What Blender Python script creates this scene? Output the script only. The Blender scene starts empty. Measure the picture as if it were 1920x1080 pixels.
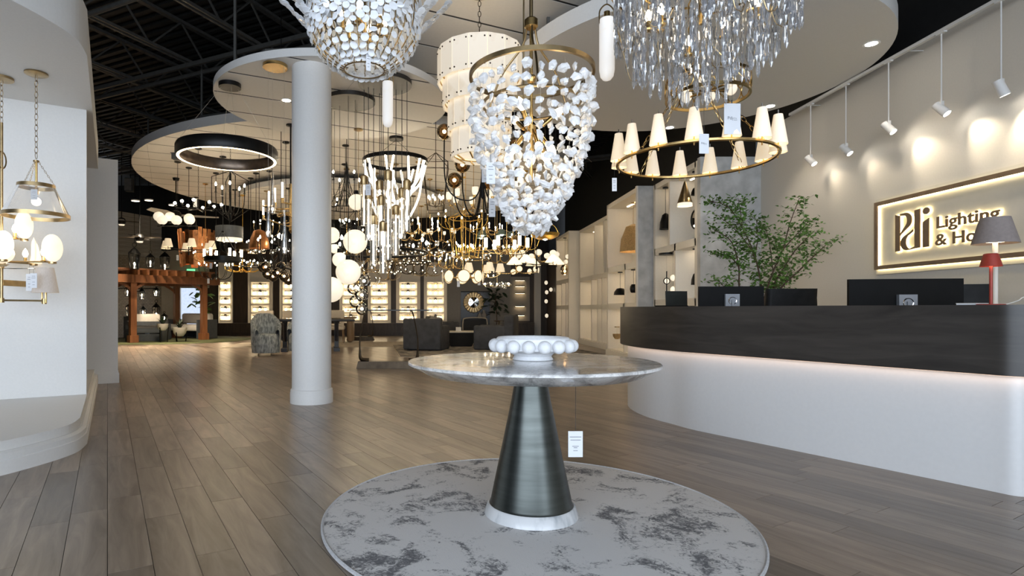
import bpy, math, random
from math import pi, sin, cos, sqrt, atan2, hypot, radians
from mathutils import Vector, Matrix, Euler

sc = bpy.context.scene
COL = sc.collection
rnd = random.Random(7)

# ------------------------------------------------------------------ camera, world, daylight, exposure
FPX, XP, YH, CH = 1077.0, 821.0, 580.0, 1.015        # focal length px, principal x, horizon y, eye height (1920x1080)
cam = bpy.data.cameras.new('camera'); camo = bpy.data.objects.new('camera', cam); COL.objects.link(camo)
camo.location = (0, 0, CH); camo.rotation_euler = (pi/2, 0, 0)
cam.sensor_width = 36; cam.lens = FPX/1920*36
cam.shift_x = (960-XP)/1920; cam.shift_y = (YH-540)/1920
cam.clip_start = .05; cam.clip_end = 200
sc.camera = camo

W = bpy.data.worlds.new('daylight'); sc.world = W; W.use_nodes = True
bg = W.node_tree.nodes['Background']; bg.inputs[0].default_value = (.77, .87, 1.0, 1); bg.inputs[1].default_value = 3.1

def area_portal(loc, sx, sy, rot):
    l = bpy.data.lights.new('storefront_daylight', 'AREA'); l.shape = 'RECTANGLE'; l.size = sx; l.size_y = sy
    l.cycles.is_portal = True
    o = bpy.data.objects.new('storefront_daylight', l); o.location = loc; o.rotation_euler = rot; COL.objects.link(o)
area_portal((-.6, -2.6, 1.9), 11.0, 3.7, (pi/2, 0, 0))   # daylight enters through the open glazed front behind the camera

sc.view_settings.view_transform = 'Standard'; sc.view_settings.look = 'None'
sc.view_settings.gamma = 1; sc.view_settings.use_curve_mapping = False
sc.view_settings.exposure = 1.05
cy = sc.cycles
cy.use_denoising = True; cy.sample_clamp_indirect = 4.0; cy.sample_clamp_direct = 0
cy.max_bounces = 8; cy.diffuse_bounces = 4; cy.glossy_bounces = 4; cy.transmission_bounces = 6; cy.transparent_max_bounces = 24
cy.caustics_reflective = False; cy.caustics_refractive = False

# ------------------------------------------------------------------ pixel helpers (a pixel is a direction; depth given by contact or size)
def P(u, v, Y): return Vector(((u-XP)/FPX*Y, Y, CH+(YH-v)/FPX*Y))
def ATZ(u, v, z):
    Y = FPX*(z-CH)/(YH-v); return Vector(((u-XP)/FPX*Y, Y, z))
def FL(u, v): return ATZ(u, v, 0.0)
DV = Vector((-.4986, .8668, 0)); EV = Vector((.8668, .4986, 0))      # along the floor boards / across them
AD = atan2(DV.y, DV.x)

# ------------------------------------------------------------------ mesh builder
class MB:
    def __init__(s): s.v = []; s.f = []
    def add(s, vs, fs):
        o = len(s.v); s.v += [tuple(a) for a in vs]; s.f += [tuple(i+o for i in f) for f in fs]; return s
    def box(s, c, d, rz=0):
        x, y, z = d[0]/2, d[1]/2, d[2]/2; ca, sa = cos(rz), sin(rz)
        vs = []
        for sz in (-z, z):
            for sx, sy in ((-x, -y), (x, -y), (x, y), (-x, y)):
                vs.append((c[0]+sx*ca-sy*sa, c[1]+sx*sa+sy*ca, c[2]+sz))
        return s.add(vs, [(3, 2, 1, 0), (4, 5, 6, 7), (0, 1, 5, 4), (1, 2, 6, 5), (2, 3, 7, 6), (3, 0, 4, 7)])
    def bar(s, a, b, w, h, up=(0, 0, 1)):
        a = Vector(a); b = Vector(b); d = (b-a).normalized(); u = Vector(up)
        if abs(d.dot(u)) > .98: u = Vector((1, 0, 0))
        x = d.cross(u).normalized(); y = x.cross(d)
        vs = [p+x*i*w/2+y*j*h/2 for p in (a, b) for i, j in ((-1, -1), (1, -1), (1, 1), (-1, 1))]
        return s.add(vs, [(3, 2, 1, 0), (4, 5, 6, 7), (0, 1, 5, 4), (1, 2, 6, 5), (2, 3, 7, 6), (3, 0, 4, 7)])
    def tube(s, pts, r, n=6, closed=False, caps=True):
        pts = [Vector(p) for p in pts]; N = len(pts); rr = r if hasattr(r, '__len__') else [r]*N
        rings = []; ref = None
        for i, p in enumerate(pts):
            if closed: t = pts[(i+1) % N]-pts[i-1]
            else: t = pts[min(i+1, N-1)]-pts[max(i-1, 0)]
            t = t.normalized() if t.length > 1e-9 else Vector((0, 0, 1))
            if ref is None:
                ref = Vector((0, 0, 1)) if abs(t.z) < .9 else Vector((1, 0, 0))
            x = ref-t*ref.dot(t)
            if x.length < 1e-5: x = t.orthogonal()
            x.normalize(); ref = x; y = t.cross(x)
            rings.append([p+(x*cos(2*pi*k/n)+y*sin(2*pi*k/n))*rr[i] for k in range(n)])
        vs = [q for R in rings for q in R]; fs = []
        for i in range(N if closed else N-1):
            j = (i+1) % N
            for k in range(n):
                l = (k+1) % n; fs.append((i*n+k, i*n+l, j*n+l, j*n+k))
        if caps and not closed: fs += [tuple(reversed(range(n))), tuple((N-1)*n+k for k in range(n))]
        return s.add(vs, fs)
    def lathe(s, prof, n=16, c=(0, 0, 0), a0=0, a1=2*pi):
        full = abs(a1-a0-2*pi) < 1e-6; m = n if full else n+1; vs = []; fs = []; M = len(prof)
        for k in range(m):
            a = a0+(a1-a0)*k/n
            for r, z in prof: vs.append((c[0]+r*cos(a), c[1]+r*sin(a), c[2]+z))
        for k in range(n):
            l = (k+1) % m
            for i in range(M-1): fs.append((k*M+i, l*M+i, l*M+i+1, k*M+i+1))
        return s.add(vs, fs)
    def sph(s, c, r, nu=10, nv=7, sz=1.0):
        prof = [(max(r*sin(pi*i/nv), 1e-5), -r*sz*cos(pi*i/nv)) for i in range(nv+1)]
        return s.lathe(prof, nu, c)
    def torus(s, c, R, r, n=32, m=6, sz=1.0, ax='z'):
        pts = []
        for k in range(n):
            a = 2*pi*k/n; x, y = R*cos(a), R*sin(a)*sz
            pts.append({'z': (x, y, 0), 'x': (0, x, y), 'y': (x, 0, y)}[ax])
        return s.tube([(c[0]+p[0], c[1]+p[1], c[2]+p[2]) for p in pts], r, m, closed=True)
    def prism(s, poly, z0, z1, caps=True):
        n = len(poly); vs = [(p[0], p[1], z0) for p in poly]+[(p[0], p[1], z1) for p in poly]
        fs = [(i, (i+1) % n, (i+1) % n+n, i+n) for i in range(n)]
        if caps: fs += [tuple(reversed(range(n))), tuple(range(n, 2*n))]
        return s.add(vs, fs)
    def disc(s, c, r, n=16, up=True):
        vs = [(c[0]+r*cos(2*pi*k/n), c[1]+r*sin(2*pi*k/n), c[2]) for k in range(n)]
        return s.add(vs, [tuple(range(n)) if up else tuple(reversed(range(n)))])
    def xf(s, M, start=0):
        for i in range(start, len(s.v)): s.v[i] = tuple(M @ Vector(s.v[i]))
        return s
    def mesh(s, name, mat, smooth=True, ang=38):
        me = bpy.data.meshes.new(name); me.from_pydata(s.v, [], s.f)
        me.materials.append(mat if not isinstance(mat, str) else M[mat])
        if smooth:
            me.polygons.foreach_set('use_smooth', [True]*len(me.polygons))
            me.set_sharp_from_angle(angle=radians(ang))
        me.update(); return me
    def build(s, name, mat, parent=None, loc=(0, 0, 0), rot=(0, 0, 0), smooth=True, ang=38, **k):
        return inst(name, s.mesh(name, mat, smooth, ang), parent, loc, rot, **k)

def inst(name, me, parent=None, loc=(0, 0, 0), rot=(0, 0, 0), scale=None, label=None, cat=None, group=None, kind=None):
    o = bpy.data.objects.new(name, me); COL.objects.link(o)
    o.location = loc; o.rotation_euler = rot
    if scale is not None: o.scale = scale if hasattr(scale, '__len__') else (scale,)*3
    if parent is not None: o.parent = parent
    return tag(o, label, cat, group, kind)
def tag(o, label=None, cat=None, group=None, kind=None):
    if label: o['label'] = label
    if cat: o['category'] = cat
    if group: o['group'] = group
    if kind: o['kind'] = kind
    return o
def thing(name, label, cat, loc=(0, 0, 0), rz=0, group=None):
    return inst(name, None, None, loc, (0, 0, rz), None, label, cat, group)
def struct(name, mb, mat, parent=None, smooth=False, **k):
    return mb.build(name, mat, parent, smooth=smooth, kind=None if parent else 'structure', **k)
def copy_tree(o, parent=None):
    c = o.copy(); COL.objects.link(c); c.parent = parent
    for ch in list(o.children): copy_tree(ch, c)
    return c
def catmull(pts, per=8, closed=False):
    pts = [Vector(p) for p in pts]; out = []; N = len(pts)
    for i in range(N if closed else N-1):
        g = lambda j: pts[j % N] if closed else pts[max(0, min(N-1, j))]
        p0, p1, p2, p3 = g(i-1), g(i), g(i+1), g(i+2)
        for k in range(per):
            t = k/per
            out.append(.5*((2*p1)+(p2-p0)*t+(2*p0-5*p1+4*p2-p3)*t*t+(3*p1-p0-3*p2+p3)*t**3))
    if not closed: out.append(pts[-1])
    return out

# ------------------------------------------------------------------ materials (all procedural)
M = {}
def nn(nt, t, **k):
    n = nt.nodes.new(t)
    for a, b in k.items(): setattr(n, a, b)
    return n
def pm(name, col, rough=.5, metal=0.0, var=.12, scale=14, bump=0.0, spec=.5, emit=None, es=0.0, coat=0.0, trans=0.0, ior=1.5, aniso=0.0, stretch=(1, 1, 1), col2=None, thr=None, alpha=1.0):
    m = bpy.data.materials.new(name); m.use_nodes = True; nt = m.node_tree; b = nt.nodes['Principled BSDF']; L = nt.links.new
    tc = nn(nt, 'ShaderNodeTexCoord'); mp = nn(nt, 'ShaderNodeMapping'); mp.inputs['Scale'].default_value = stretch
    L(tc.outputs['Object'], mp.inputs[0])
    nz = nn(nt, 'ShaderNodeTexNoise'); nz.inputs['Scale'].default_value = scale; nz.inputs['Detail'].default_value = 4
    L(mp.outputs[0], nz.inputs['Vector'])
    rp = nn(nt, 'ShaderNodeValToRGB'); e = rp.color_ramp.elements
    c2 = col2 or tuple(min(1, c*(1+var)) for c in col); c1 = col if col2 else tuple(c*(1-var) for c in col)
    e[0].color = (*c1, 1); e[1].color = (*c2, 1)
    e[0].position, e[1].position = thr or (.3, .7)
    L(nz.outputs[0], rp.inputs[0]); L(rp.outputs[0], b.inputs['Base Color'])
    b.inputs['Roughness'].default_value = rough; b.inputs['Metallic'].default_value = metal
    b.inputs['Specular IOR Level'].default_value = spec; b.inputs['IOR'].default_value = ior
    b.inputs['Coat Weight'].default_value = coat; b.inputs['Transmission Weight'].default_value = trans
    b.inputs['Anisotropic'].default_value = aniso; b.inputs['Alpha'].default_value = alpha
    if emit:
        b.inputs['Emission Color'].default_value = (*emit, 1); b.inputs['Emission Strength'].default_value = es
    if bump:
        bp = nn(nt, 'ShaderNodeBump'); bp.inputs['Strength'].default_value = bump; bp.inputs['Distance'].default_value = .01
        L(nz.outputs[0], bp.inputs['Height']); L(bp.outputs[0], b.inputs['Normal'])
    M[name] = m; return m

def glassm(name, tint, fac=.35, rough=.03, gcol=(1, 1, 1), emit=None, es=0, milk=0.0):
    """thin clear glass: see-through with mirror-like reflection at its facets"""
    m = bpy.data.materials.new(name); m.use_nodes = True; nt = m.node_tree; nt.nodes.clear(); L = nt.links.new
    out = nn(nt, 'ShaderNodeOutputMaterial'); mx = nn(nt, 'ShaderNodeMixShader'); tr = nn(nt, 'ShaderNodeBsdfTransparent'); gl = nn(nt, 'ShaderNodeBsdfGlossy')
    tr.inputs[0].default_value = (*tint, 1); gl.inputs['Roughness'].default_value = rough; gl.inputs[0].default_value = (*gcol, 1)
    lw = nn(nt, 'ShaderNodeLayerWeight'); lw.inputs[0].default_value = fac
    nz = nn(nt, 'ShaderNodeTexNoise'); nz.inputs['Scale'].default_value = 30; tc = nn(nt, 'ShaderNodeTexCoord'); L(tc.outputs['Object'], nz.inputs['Vector'])
    ma = nn(nt, 'ShaderNodeMath', operation='MULTIPLY_ADD'); ma.inputs[1].default_value = .18; L(nz.outputs[0], ma.inputs[0]); L(lw.outputs['Fresnel'], ma.inputs[2])
    L(ma.outputs[0], mx.inputs[0]); L(tr.outputs[0], mx.inputs[1]); L(gl.outputs[0], mx.inputs[2])
    last = mx
    if milk:
        df = nn(nt, 'ShaderNodeBsdfTranslucent'); df.inputs[0].default_value = (.95, .96, 1, 1); d2_ = nn(nt, 'ShaderNodeBsdfDiffuse'); d2_.inputs[0].default_value = (.95, .96, 1, 1); a2 = nn(nt, 'ShaderNodeMixShader'); L(df.outputs[0], a2.inputs[1]); L(d2_.outputs[0], a2.inputs[2])
        m2 = nn(nt, 'ShaderNodeMixShader'); m2.inputs[0].default_value = milk; L(mx.outputs[0], m2.inputs[1]); L(a2.outputs[0], m2.inputs[2]); last = m2; mx = m2
    if emit:
        em = nn(nt, 'ShaderNodeEmission'); em.inputs[0].default_value = (*emit, 1); em.inputs[1].default_value = es
        ad = nn(nt, 'ShaderNodeAddShader'); L(mx.outputs[0], ad.inputs[0]); L(em.outputs[0], ad.inputs[1]); last = ad
    L(last.outputs[0], out.inputs[0]); M[name] = m; return m

def woodm(name, c1, c2, rough=.45, scale=2.0, axis=0, spec=.5, rand=.0, bump=.05):
    """wood with grain stretched along a local axis; boards vary by object and by island"""
    m = bpy.data.materials.new(name); m.use_nodes = True; nt = m.node_tree; b = nt.nodes['Principled BSDF']; L = nt.links.new
    tc = nn(nt, 'ShaderNodeTexCoord'); oi = nn(nt, 'ShaderNodeObjectInfo'); ge = nn(nt, 'ShaderNodeNewGeometry')
    ad = nn(nt, 'ShaderNodeMath', operation='ADD'); L(oi.outputs['Random'], ad.inputs[0]); L(ge.outputs['Random Per Island'], ad.inputs[1])
    fr = nn(nt, 'ShaderNodeMath', operation='FRACT'); L(ad.outputs[0], fr.inputs[0])
    mu = nn(nt, 'ShaderNodeVectorMath', operation='SCALE'); mu.inputs[0].default_value = (37, 53, 71); L(fr.outputs[0], mu.inputs['Scale'])
    va = nn(nt, 'ShaderNodeVectorMath', operation='ADD'); L(tc.outputs['Object'], va.inputs[0]); L(mu.outputs[0], va.inputs[1])
    mp = nn(nt, 'ShaderNodeMapping'); s = [scale*7]*3
    for a_ in (axis if hasattr(axis, '__len__') else (axis,)): s[a_] = scale*.8
    mp.inputs['Scale'].default_value = s; L(va.outputs[0], mp.inputs[0])
    nz = nn(nt, 'ShaderNodeTexNoise'); nz.inputs['Scale'].default_value = 1.0; nz.inputs['Detail'].default_value = 7; nz.inputs['Roughness'].default_value = .6; nz.inputs['Distortion'].default_value = .8
    L(mp.outputs[0], nz.inputs['Vector'])
    rp = nn(nt, 'ShaderNodeValToRGB'); e = rp.color_ramp.elements; e[0].color = (*c1, 1); e[1].color = (*c2, 1); e[0].position = .3; e[1].position = .72
    L(nz.outputs[0], rp.inputs[0])
    hs = nn(nt, 'ShaderNodeHueSaturation'); mr = nn(nt, 'ShaderNodeMapRange'); mr.inputs[3].default_value = 1-rand; mr.inputs[4].default_value = 1+rand
    L(fr.outputs[0], mr.inputs[0]); L(mr.outputs[0], hs.inputs['Value']); L(rp.outputs[0], hs.inputs['Color']); L(hs.outputs[0], b.inputs['Base Color'])
    b.inputs['Roughness'].default_value = rough; b.inputs['Specular IOR Level'].default_value = spec
    bp = nn(nt, 'ShaderNodeBump'); bp.inputs['Strength'].default_value = bump; bp.inputs['Distance'].default_value = .004; L(nz.outputs[0], bp.inputs['Height']); L(bp.outputs[0], b.inputs['Normal'])
    M[name] = m; return m

pm('white_paint', (.72, .71, .69), .55, var=.02, scale=60, bump=.02)
pm('cream_paint', (.66, .62, .55), .6, var=.02, scale=60, bump=.02)
pm('shelf_paint', (.78, .73, .64), .5, var=.02, scale=50)
pm('plaster_grey', (.40, .41, .41), .6, var=.1, scale=5, col2=(.56, .57, .57), thr=(.35, .65))
pm('panel_paint', (.80, .77, .72), .6, var=.02, scale=30)
pm('panel_back', (.03, .03, .03), .7)
pm('black_paint', (.012, .012, .011), .6, var=.2)
pm('black_wall', (.008, .008, .008), .7, var=.2)
pm('deck_black', (.016, .016, .014), .55, var=.25, scale=6)
pm('steel_dark', (.085, .083, .076), .5, .3)
pm('black_metal', (.012, .012, .012), .38, .7)
pm('dark_bronze', (.07, .052, .035), .36, .9, var=.25, scale=8)
pm('bronze_green', (.075, .082, .077), .30, .95, var=.18, scale=3, aniso=.4, stretch=(1, 1, 12))
pm('brass', (.62, .42, .17), .27, 1.0, var=.12)
pm('brass_old', (.40, .29, .15), .33, 1.0, var=.2)
pm('gold_leaf', (.80, .48, .10), .34, .9, var=.3, scale=20)
pm('copper', (.40, .17, .065), .38, .9, var=.35, scale=10)
pm('chrome', (.75, .75, .75), .1, 1.0)
pm('cord', (.02, .02, .02), .6)
pm('wire', (.55, .53, .48), .4, .6)
pm('fabric_shade', (.80, .74, .62), .85, var=.05, scale=60, emit=(1.0, .74, .42), es=.75, stretch=(1, 1, 6))
pm('fabric_shade_lit', (.86, .80, .68), .85, var=.05, scale=60, emit=(1.0, .74, .44), es=.22, stretch=(1, 1, 6))
pm('grey_shade', (.25, .21, .195), .85, var=.08, scale=50)
pm('green_shade', (.10, .14, .12), .7)
pm('silk_grey', (.30, .30, .31), .7, var=.12, scale=40, stretch=(6, 6, 1), emit=(1, .8, .6), es=.12)
pm('opal', (.9, .88, .82), .25, emit=(1.0, .86, .64), es=.36)
pm('opal_vanity', (.9, .88, .82), .3, emit=(1.0, .80, .52), es=4.2)
pm('opal_bright', (.9, .88, .82), .3, emit=(1.0, .84, .60), es=3.4)
pm('candle_white', (.9, .88, .84), .5, emit=(1.0, .86, .68), es=2.4)
pm('bulb', (1, .95, .85), .3, emit=(1.0, .83, .58), es=9)
pm('bulb_small', (1, .95, .85), .3, emit=(1.0, .82, .57), es=36)
pm('led_warm', (1, .9, .7), .4, emit=(1.0, .72, .40), es=5.5)
pm('led_sign', (1, .9, .7), .4, emit=(1.0, .80, .40), es=8)
pm('led_desk', (1, .8, .6), .4, emit=(1.0, .70, .50), es=2.4)
pm('shelf_fill_led', (1, .95, .85), .4, emit=(1.0, .82, .58), es=7.0)
pm('led_tube', (1, .95, .85), .4, emit=(1.0, .88, .68), es=1.4)
pm('downlight', (1, 1, 1), .4, emit=(1.0, .93, .82), es=22)
pm('alabaster', (.78, .75, .69), .4, var=.05, scale=5, col2=(.50, .42, .32), thr=(.50, .78), emit=(1.0, .80, .54), es=.22)
pm('alabaster_white', (.86, .85, .84), .35, scale=7, col2=(.66, .63, .60), thr=(.55, .75), emit=(1, .93, .84), es=.2)
pm('alabaster_disc', (.86, .8, .7), .4, var=.1, scale=9, emit=(1.0, .82, .55), es=.42)
pm('quartz', (.80, .79, .785), .25, var=.10, scale=20)
pm('pearl', (.83, .85, .88), .25, var=.06, scale=30, coat=.4)
pm('pearl_back', (.78, .66, .48), .4)
pm('bubbly', (.9, .9, .9), .1)
glassm('crystal', (.97, .98, 1), .40, .02, milk=.13)
glassm('clear_glass', (.96, .96, .95), .30, .02)
glassm('seeded_glass', (.93, .93, .92), .10, .12, milk=.16)
glassm('amber_glass', (.62, .45, .25), .35, .03, (1, .9, .7))
glassm('smoke_glass', (.45, .36, .27), .45, .04, (1, .9, .75))
glassm('pane', (.9, .93, .95), .25, .01)
pm('white_ceramic', (.80, .81, .83), .6, var=.04, scale=80, bump=.15)
pm('paper', (.72, .74, .78), .6, var=.02)
pm('print_ink', (.10, .11, .13), .6)
pm('logo_bronze', (.20, .135, .085), .45, .3, var=.1)
pm('sign_board', (.60, .57, .50), .6, var=.02)
pm('screen_black', (.006, .006, .006), .6, spec=.12)
pm('leather_black', (.010, .010, .010), .5, var=.3, bump=.05, spec=.2)
pm('plastic_grey', (.22, .23, .25), .4)
pm('red_metal', (.33, .035, .02), .45, .1)
pm('bark', (.075, .045, .028), .8, var=.3, scale=30, bump=.3)
pm('leaf', (.085, .19, .03), .5, var=.5, scale=9)
pm('leaf_dark', (.014, .032, .012), .45, var=.4, scale=6)
pm('soil', (.03, .022, .015), .9, bump=.4)
pm('velvet_dark', (.055, .055, .058), .8, var=.25, scale=7, bump=.1)
pm('boucle', (.17, .19, .19), .95, scale=26, col2=(.42, .44, .43), thr=(.38, .62), bump=.5, stretch=(1, 1, .4))
pm('linen', (.62, .55, .44), .9, var=.08, scale=60, bump=.1)
pm('cushion_white', (.74, .70, .64), .9, var=.05)
pm('rattan', (.42, .27, .11), .6, var=.4, scale=40, bump=.5, stretch=(1, 1, 3))
pm('wall_grey', (.30, .28, .25), .7, var=.04)
pm('beige_wall', (.42, .37, .29), .7, var=.04)
pm('blue_room_glow', (.62, .70, .82), .6, emit=(.68, .8, 1), es=.35)  # wall glows by itself, standing in for the bluish light of that room
pm('slate_frame', (.075, .085, .095), .5)
pm('exit_green', (.1, .5, .2), .5, emit=(.2, 1, .4), es=.7)
pm('mirror', (.9, .92, .95), .02, 1.0)
pm('grey_stone_dark', (.02, .02, .02), .3)
pm('rug_beige', (.42, .36, .28), .95, var=.2, scale=9, bump=.3)
pm('rug_mix', (.30, .26, .21), .95, scale=5, col2=(.09, .08, .07), thr=(.42, .6), bump=.3)
woodm('floor_wood', (.152, .115, .084), (.315, .25, .192), .30, 2.2, 0, .5, .27, .03)
woodm('desk_wood', (.018, .015, .013), (.050, .043, .037), .38, 1.9, (0, 1), .5, 0, .04)
woodm('wall_wood', (.030, .019, .012), (.070, .046, .030), .45, 1.6, 2, .5, .1, .03)
woodm('pergola_wood', (.14, .048, .016), (.24, .095, .034), .5, 2.0, 2, .4, .1, .05)
woodm('oak', (.20, .125, .065), (.31, .205, .115), .5, 2.0, 2, .4, .1, .05)
woodm('blade_wood', (.45, .42, .38), (.62, .59, .54), .5, 3, 0, .4, .1, .05)
woodm('table_wood_dark', (.02, .02, .022), (.05, .05, .055), .45, 2, 0)

def marble():
    m = bpy.data.materials.new('grey_marble'); m.use_nodes = True; nt = m.node_tree; b = nt.nodes['Principled BSDF']; L = nt.links.new
    tc = nn(nt, 'ShaderNodeTexCoord'); n1 = nn(nt, 'ShaderNodeTexNoise'); n1.inputs['Scale'].default_value = 4.5; n1.inputs['Detail'].default_value = 9; n1.inputs['Roughness'].default_value = .68; n1.inputs['Distortion'].default_value = 1.4
    L(tc.outputs['Object'], n1.inputs['Vector'])
    rp = nn(nt, 'ShaderNodeValToRGB'); e = rp.color_ramp.elements; e[0].position = .34; e[0].color = (.20, .205, .21, 1); e[1].position = .60; e[1].color = (.80, .79, .78, 1)
    x = e.new(.44); x.color = (.46, .45, .44, 1); x = e.new(.51); x.color = (.68, .67, .655, 1)
    L(n1.outputs[0], rp.inputs[0])
    vo = nn(nt, 'ShaderNodeTexVoronoi', feature='DISTANCE_TO_EDGE'); vo.inputs['Scale'].default_value = 13
    ad = nn(nt, 'ShaderNodeVectorMath', operation='ADD'); L(tc.outputs['Object'], ad.inputs[0]); sc_ = nn(nt, 'ShaderNodeVectorMath', operation='SCALE'); sc_.inputs['Scale'].default_value = .22
    L(n1.outputs['Color'], sc_.inputs[0]); L(sc_.outputs[0], ad.inputs[1]); L(ad.outputs[0], vo.inputs['Vector'])
    r2 = nn(nt, 'ShaderNodeValToRGB'); r2.color_ramp.elements[0].position = .0; r2.color_ramp.elements[0].color = (.35, .35, .36, 1); r2.color_ramp.elements[1].position = .05; r2.color_ramp.elements[1].color = (1, 1, 1, 1)
    L(vo.outputs[0], r2.inputs[0])
    mx = nn(nt, 'ShaderNodeMix', data_type='RGBA', blend_type='MULTIPLY'); mx.inputs[0].default_value = .45
    L(rp.outputs[0], mx.inputs[6]); L(r2.outputs[0], mx.inputs[7]); L(mx.outputs[2], b.inputs['Base Color'])
    b.inputs['Roughness'].default_value = .16; b.inputs['Coat Weight'].default_value = .3
    M['grey_marble'] = m
marble()
def rugm():
    m = bpy.data.materials.new('patterned_rug'); m.use_nodes = True; nt = m.node_tree; b = nt.nodes['Principled BSDF']; L = nt.links.new
    tc = nn(nt, 'ShaderNodeTexCoord'); a = nn(nt, 'ShaderNodeTexNoise'); a.inputs['Scale'].default_value = 4.2; a.inputs['Detail'].default_value = 5; a.inputs['Roughness'].default_value = .6; a.inputs['Distortion'].default_value = .9
    f = nn(nt, 'ShaderNodeTexNoise'); f.inputs['Scale'].default_value = 34; f.inputs['Detail'].default_value = 6; f.inputs['Roughness'].default_value = .75; f.inputs['Distortion'].default_value = 1.6
    L(tc.outputs['Object'], a.inputs['Vector']); L(tc.outputs['Object'], f.inputs['Vector'])
    ra = nn(nt, 'ShaderNodeMapRange'); ra.inputs[1].default_value = .40; ra.inputs[2].default_value = .66; ra.inputs[3].default_value = .22; ra.inputs[4].default_value = -.16
    L(a.outputs[0], ra.inputs[0]); ad = nn(nt, 'ShaderNodeMath', operation='ADD'); L(ra.outputs[0], ad.inputs[0]); L(f.outputs[0], ad.inputs[1])
    rp = nn(nt, 'ShaderNodeValToRGB'); e = rp.color_ramp.elements; e[0].position = .30; e[0].color = (.17, .17, .18, 1); e[1].position = .54; e[1].color = (.74, .725, .715, 1)
    x = e.new(.40); x.color = (.30, .295, .30, 1); x = e.new(.47); x.color = (.60, .59, .585, 1)
    L(ad.outputs[0], rp.inputs[0]); L(rp.outputs[0], b.inputs['Base Color']); b.inputs['Roughness'].default_value = .95; b.inputs['Specular IOR Level'].default_value = .1
    g = nn(nt, 'ShaderNodeTexNoise'); g.inputs['Scale'].default_value = 260; L(tc.outputs['Object'], g.inputs['Vector'])
    bp = nn(nt, 'ShaderNodeBump'); bp.inputs['Strength'].default_value = .35; bp.inputs['Distance'].default_value = .004; L(g.outputs[0], bp.inputs['Height']); L(bp.outputs[0], b.inputs['Normal'])
    M['patterned_rug'] = m
rugm()
def brickm():
    m = bpy.data.materials.new('painted_brick'); m.use_nodes = True; nt = m.node_tree; b = nt.nodes['Principled BSDF']; L = nt.links.new
    tc = nn(nt, 'ShaderNodeTexCoord'); mp = nn(nt, 'ShaderNodeMapping'); mp.inputs['Rotation'].default_value = (pi/2, 0, 0); L(tc.outputs['Object'], mp.inputs[0])
    br = nn(nt, 'ShaderNodeTexBrick'); br.inputs['Scale'].default_value = 4.2; br.inputs['Color1'].default_value = (.33, .28, .22, 1); br.inputs['Color2'].default_value = (.24, .20, .155, 1); br.inputs['Mortar'].default_value = (.14, .12, .10, 1); br.inputs['Mortar Size'].default_value = .025
    L(mp.outputs[0], br.inputs['Vector']); L(br.outputs[0], b.inputs['Base Color']); b.inputs['Roughness'].default_value = .8
    M['painted_brick'] = m
brickm()

# ------------------------------------------------------------------ the shell
ZT = 6.0
fl = struct('floor', MB().box((-3, 11.5, -.06), (26, 33, .1)), 'black_paint')
RUGC = Vector((.462, 2.84)); RUGR = 1.02
def planks():
    """boards laid along DV: the 300 that show largest are objects, the others one joined field"""
    w, L0 = .158, 1.0; cells = []; r = random.Random(3)
    for i in range(-75, 140):
        q = (i+.5)*w; off = r.random()*L0
        for j in range(-14, 34):
            p = j*L0+off; c = DV*p+EV*q
            if not (-13 < c.x < 6.3 and -2.6 < c.y < 25): continue
            px = None
            if c.y > .9:
                u = XP+FPX*c.x/c.y; v = YH+FPX*CH/c.y
                if -60 < u < 1980 and v < 1150 and hypot(c.x-RUGC.x, c.y-RUGC.y) > RUGR-.1: px = 1/c.y**3
            cells.append((px or 0, c))
    cells.sort(key=lambda t: -t[0])
    g = .0012
    def bx(mb, c):
        return mb.box((c.x, c.y, -.005), (L0-2*g, w-2*g, .01), AD)
    me = MB().box((0, 0, -.005), (L0-2*g, w-2*g, .01)).mesh('plank', 'floor_wood', False)
    for k, (px, c) in enumerate(cells[:300]): inst('plank', me, fl, (c.x, c.y, 0), (0, 0, AD))
    mb = MB()
    for px, c in cells[300:]: mb.box((0, 0, -.005), (L0-2*g, w-2*g, .01)); mb.xf(Matrix.Translation((c.dot(DV)*1.0, c.dot(EV)*-1.0, 0)), len(mb.v)-8)
    o = mb.build('plank_field', 'floor_wood', fl, (0, 0, 0), (0, 0, AD), smooth=False, kind='stuff')
planks()

G1 = Vector((.43, .903, 0)); G2 = Vector((.903, -.43, 0))          # the roof steel runs on its own grid
ce = struct('ceiling', MB().box((-3, 11.5, ZT+.06), (26, 33, .1)), 'deck_black')
mb = MB(); AG2 = atan2(G2.y, G2.x)
for i in range(-60, 110):
    c = G1*(i*.2); mb.box((-3+c.x*1.0, 4+c.y, ZT-.02), (30, .085, .06), AG2)
mb.build('deck_rib', 'deck_black', ce, smooth=False, kind='stuff')
def truss(a, b, h=.62):
    mb = MB(); d = (b-a); n = int(d.length/.6); d.normalize(); s = d.cross(Vector((0, 0, 1)))
    for o in (-.045, .045): mb.bar(a+s*o, b+s*o, .035, .045)
    mb.bar(a+Vector((0, 0, h)), b+Vector((0, 0, h)), .1, .05)
    for i in range(n):
        p = a+d*(i*.6); z0, z1 = (0, h) if i % 2 else (h, 0)
        mb.bar(p+Vector((0, 0, z0)), p+d*.6+Vector((0, 0, z1)), .025, .025)
    mb.build('roof_joist', 'steel_dark', ce, smooth=False)
O = Vector((-4.3, 10, 5.3))
for i in range(-5, 6): truss(O+G2*(i*1.55)-G1*11, O+G2*(i*1.55)+G1*13)
for j in (-9, -4.4, 0, 4.4, 9):
    for o in (-.16, .16):
        a = O+G1*j-G2*8.5+G1*o; b = O+G1*j+G2*9+G1*o
        MB().bar(a-Vector((0, 0, .12)), b-Vector((0, 0, .12)), .045, .07).build('roof_girder', 'steel_dark', ce, smooth=False)
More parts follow.
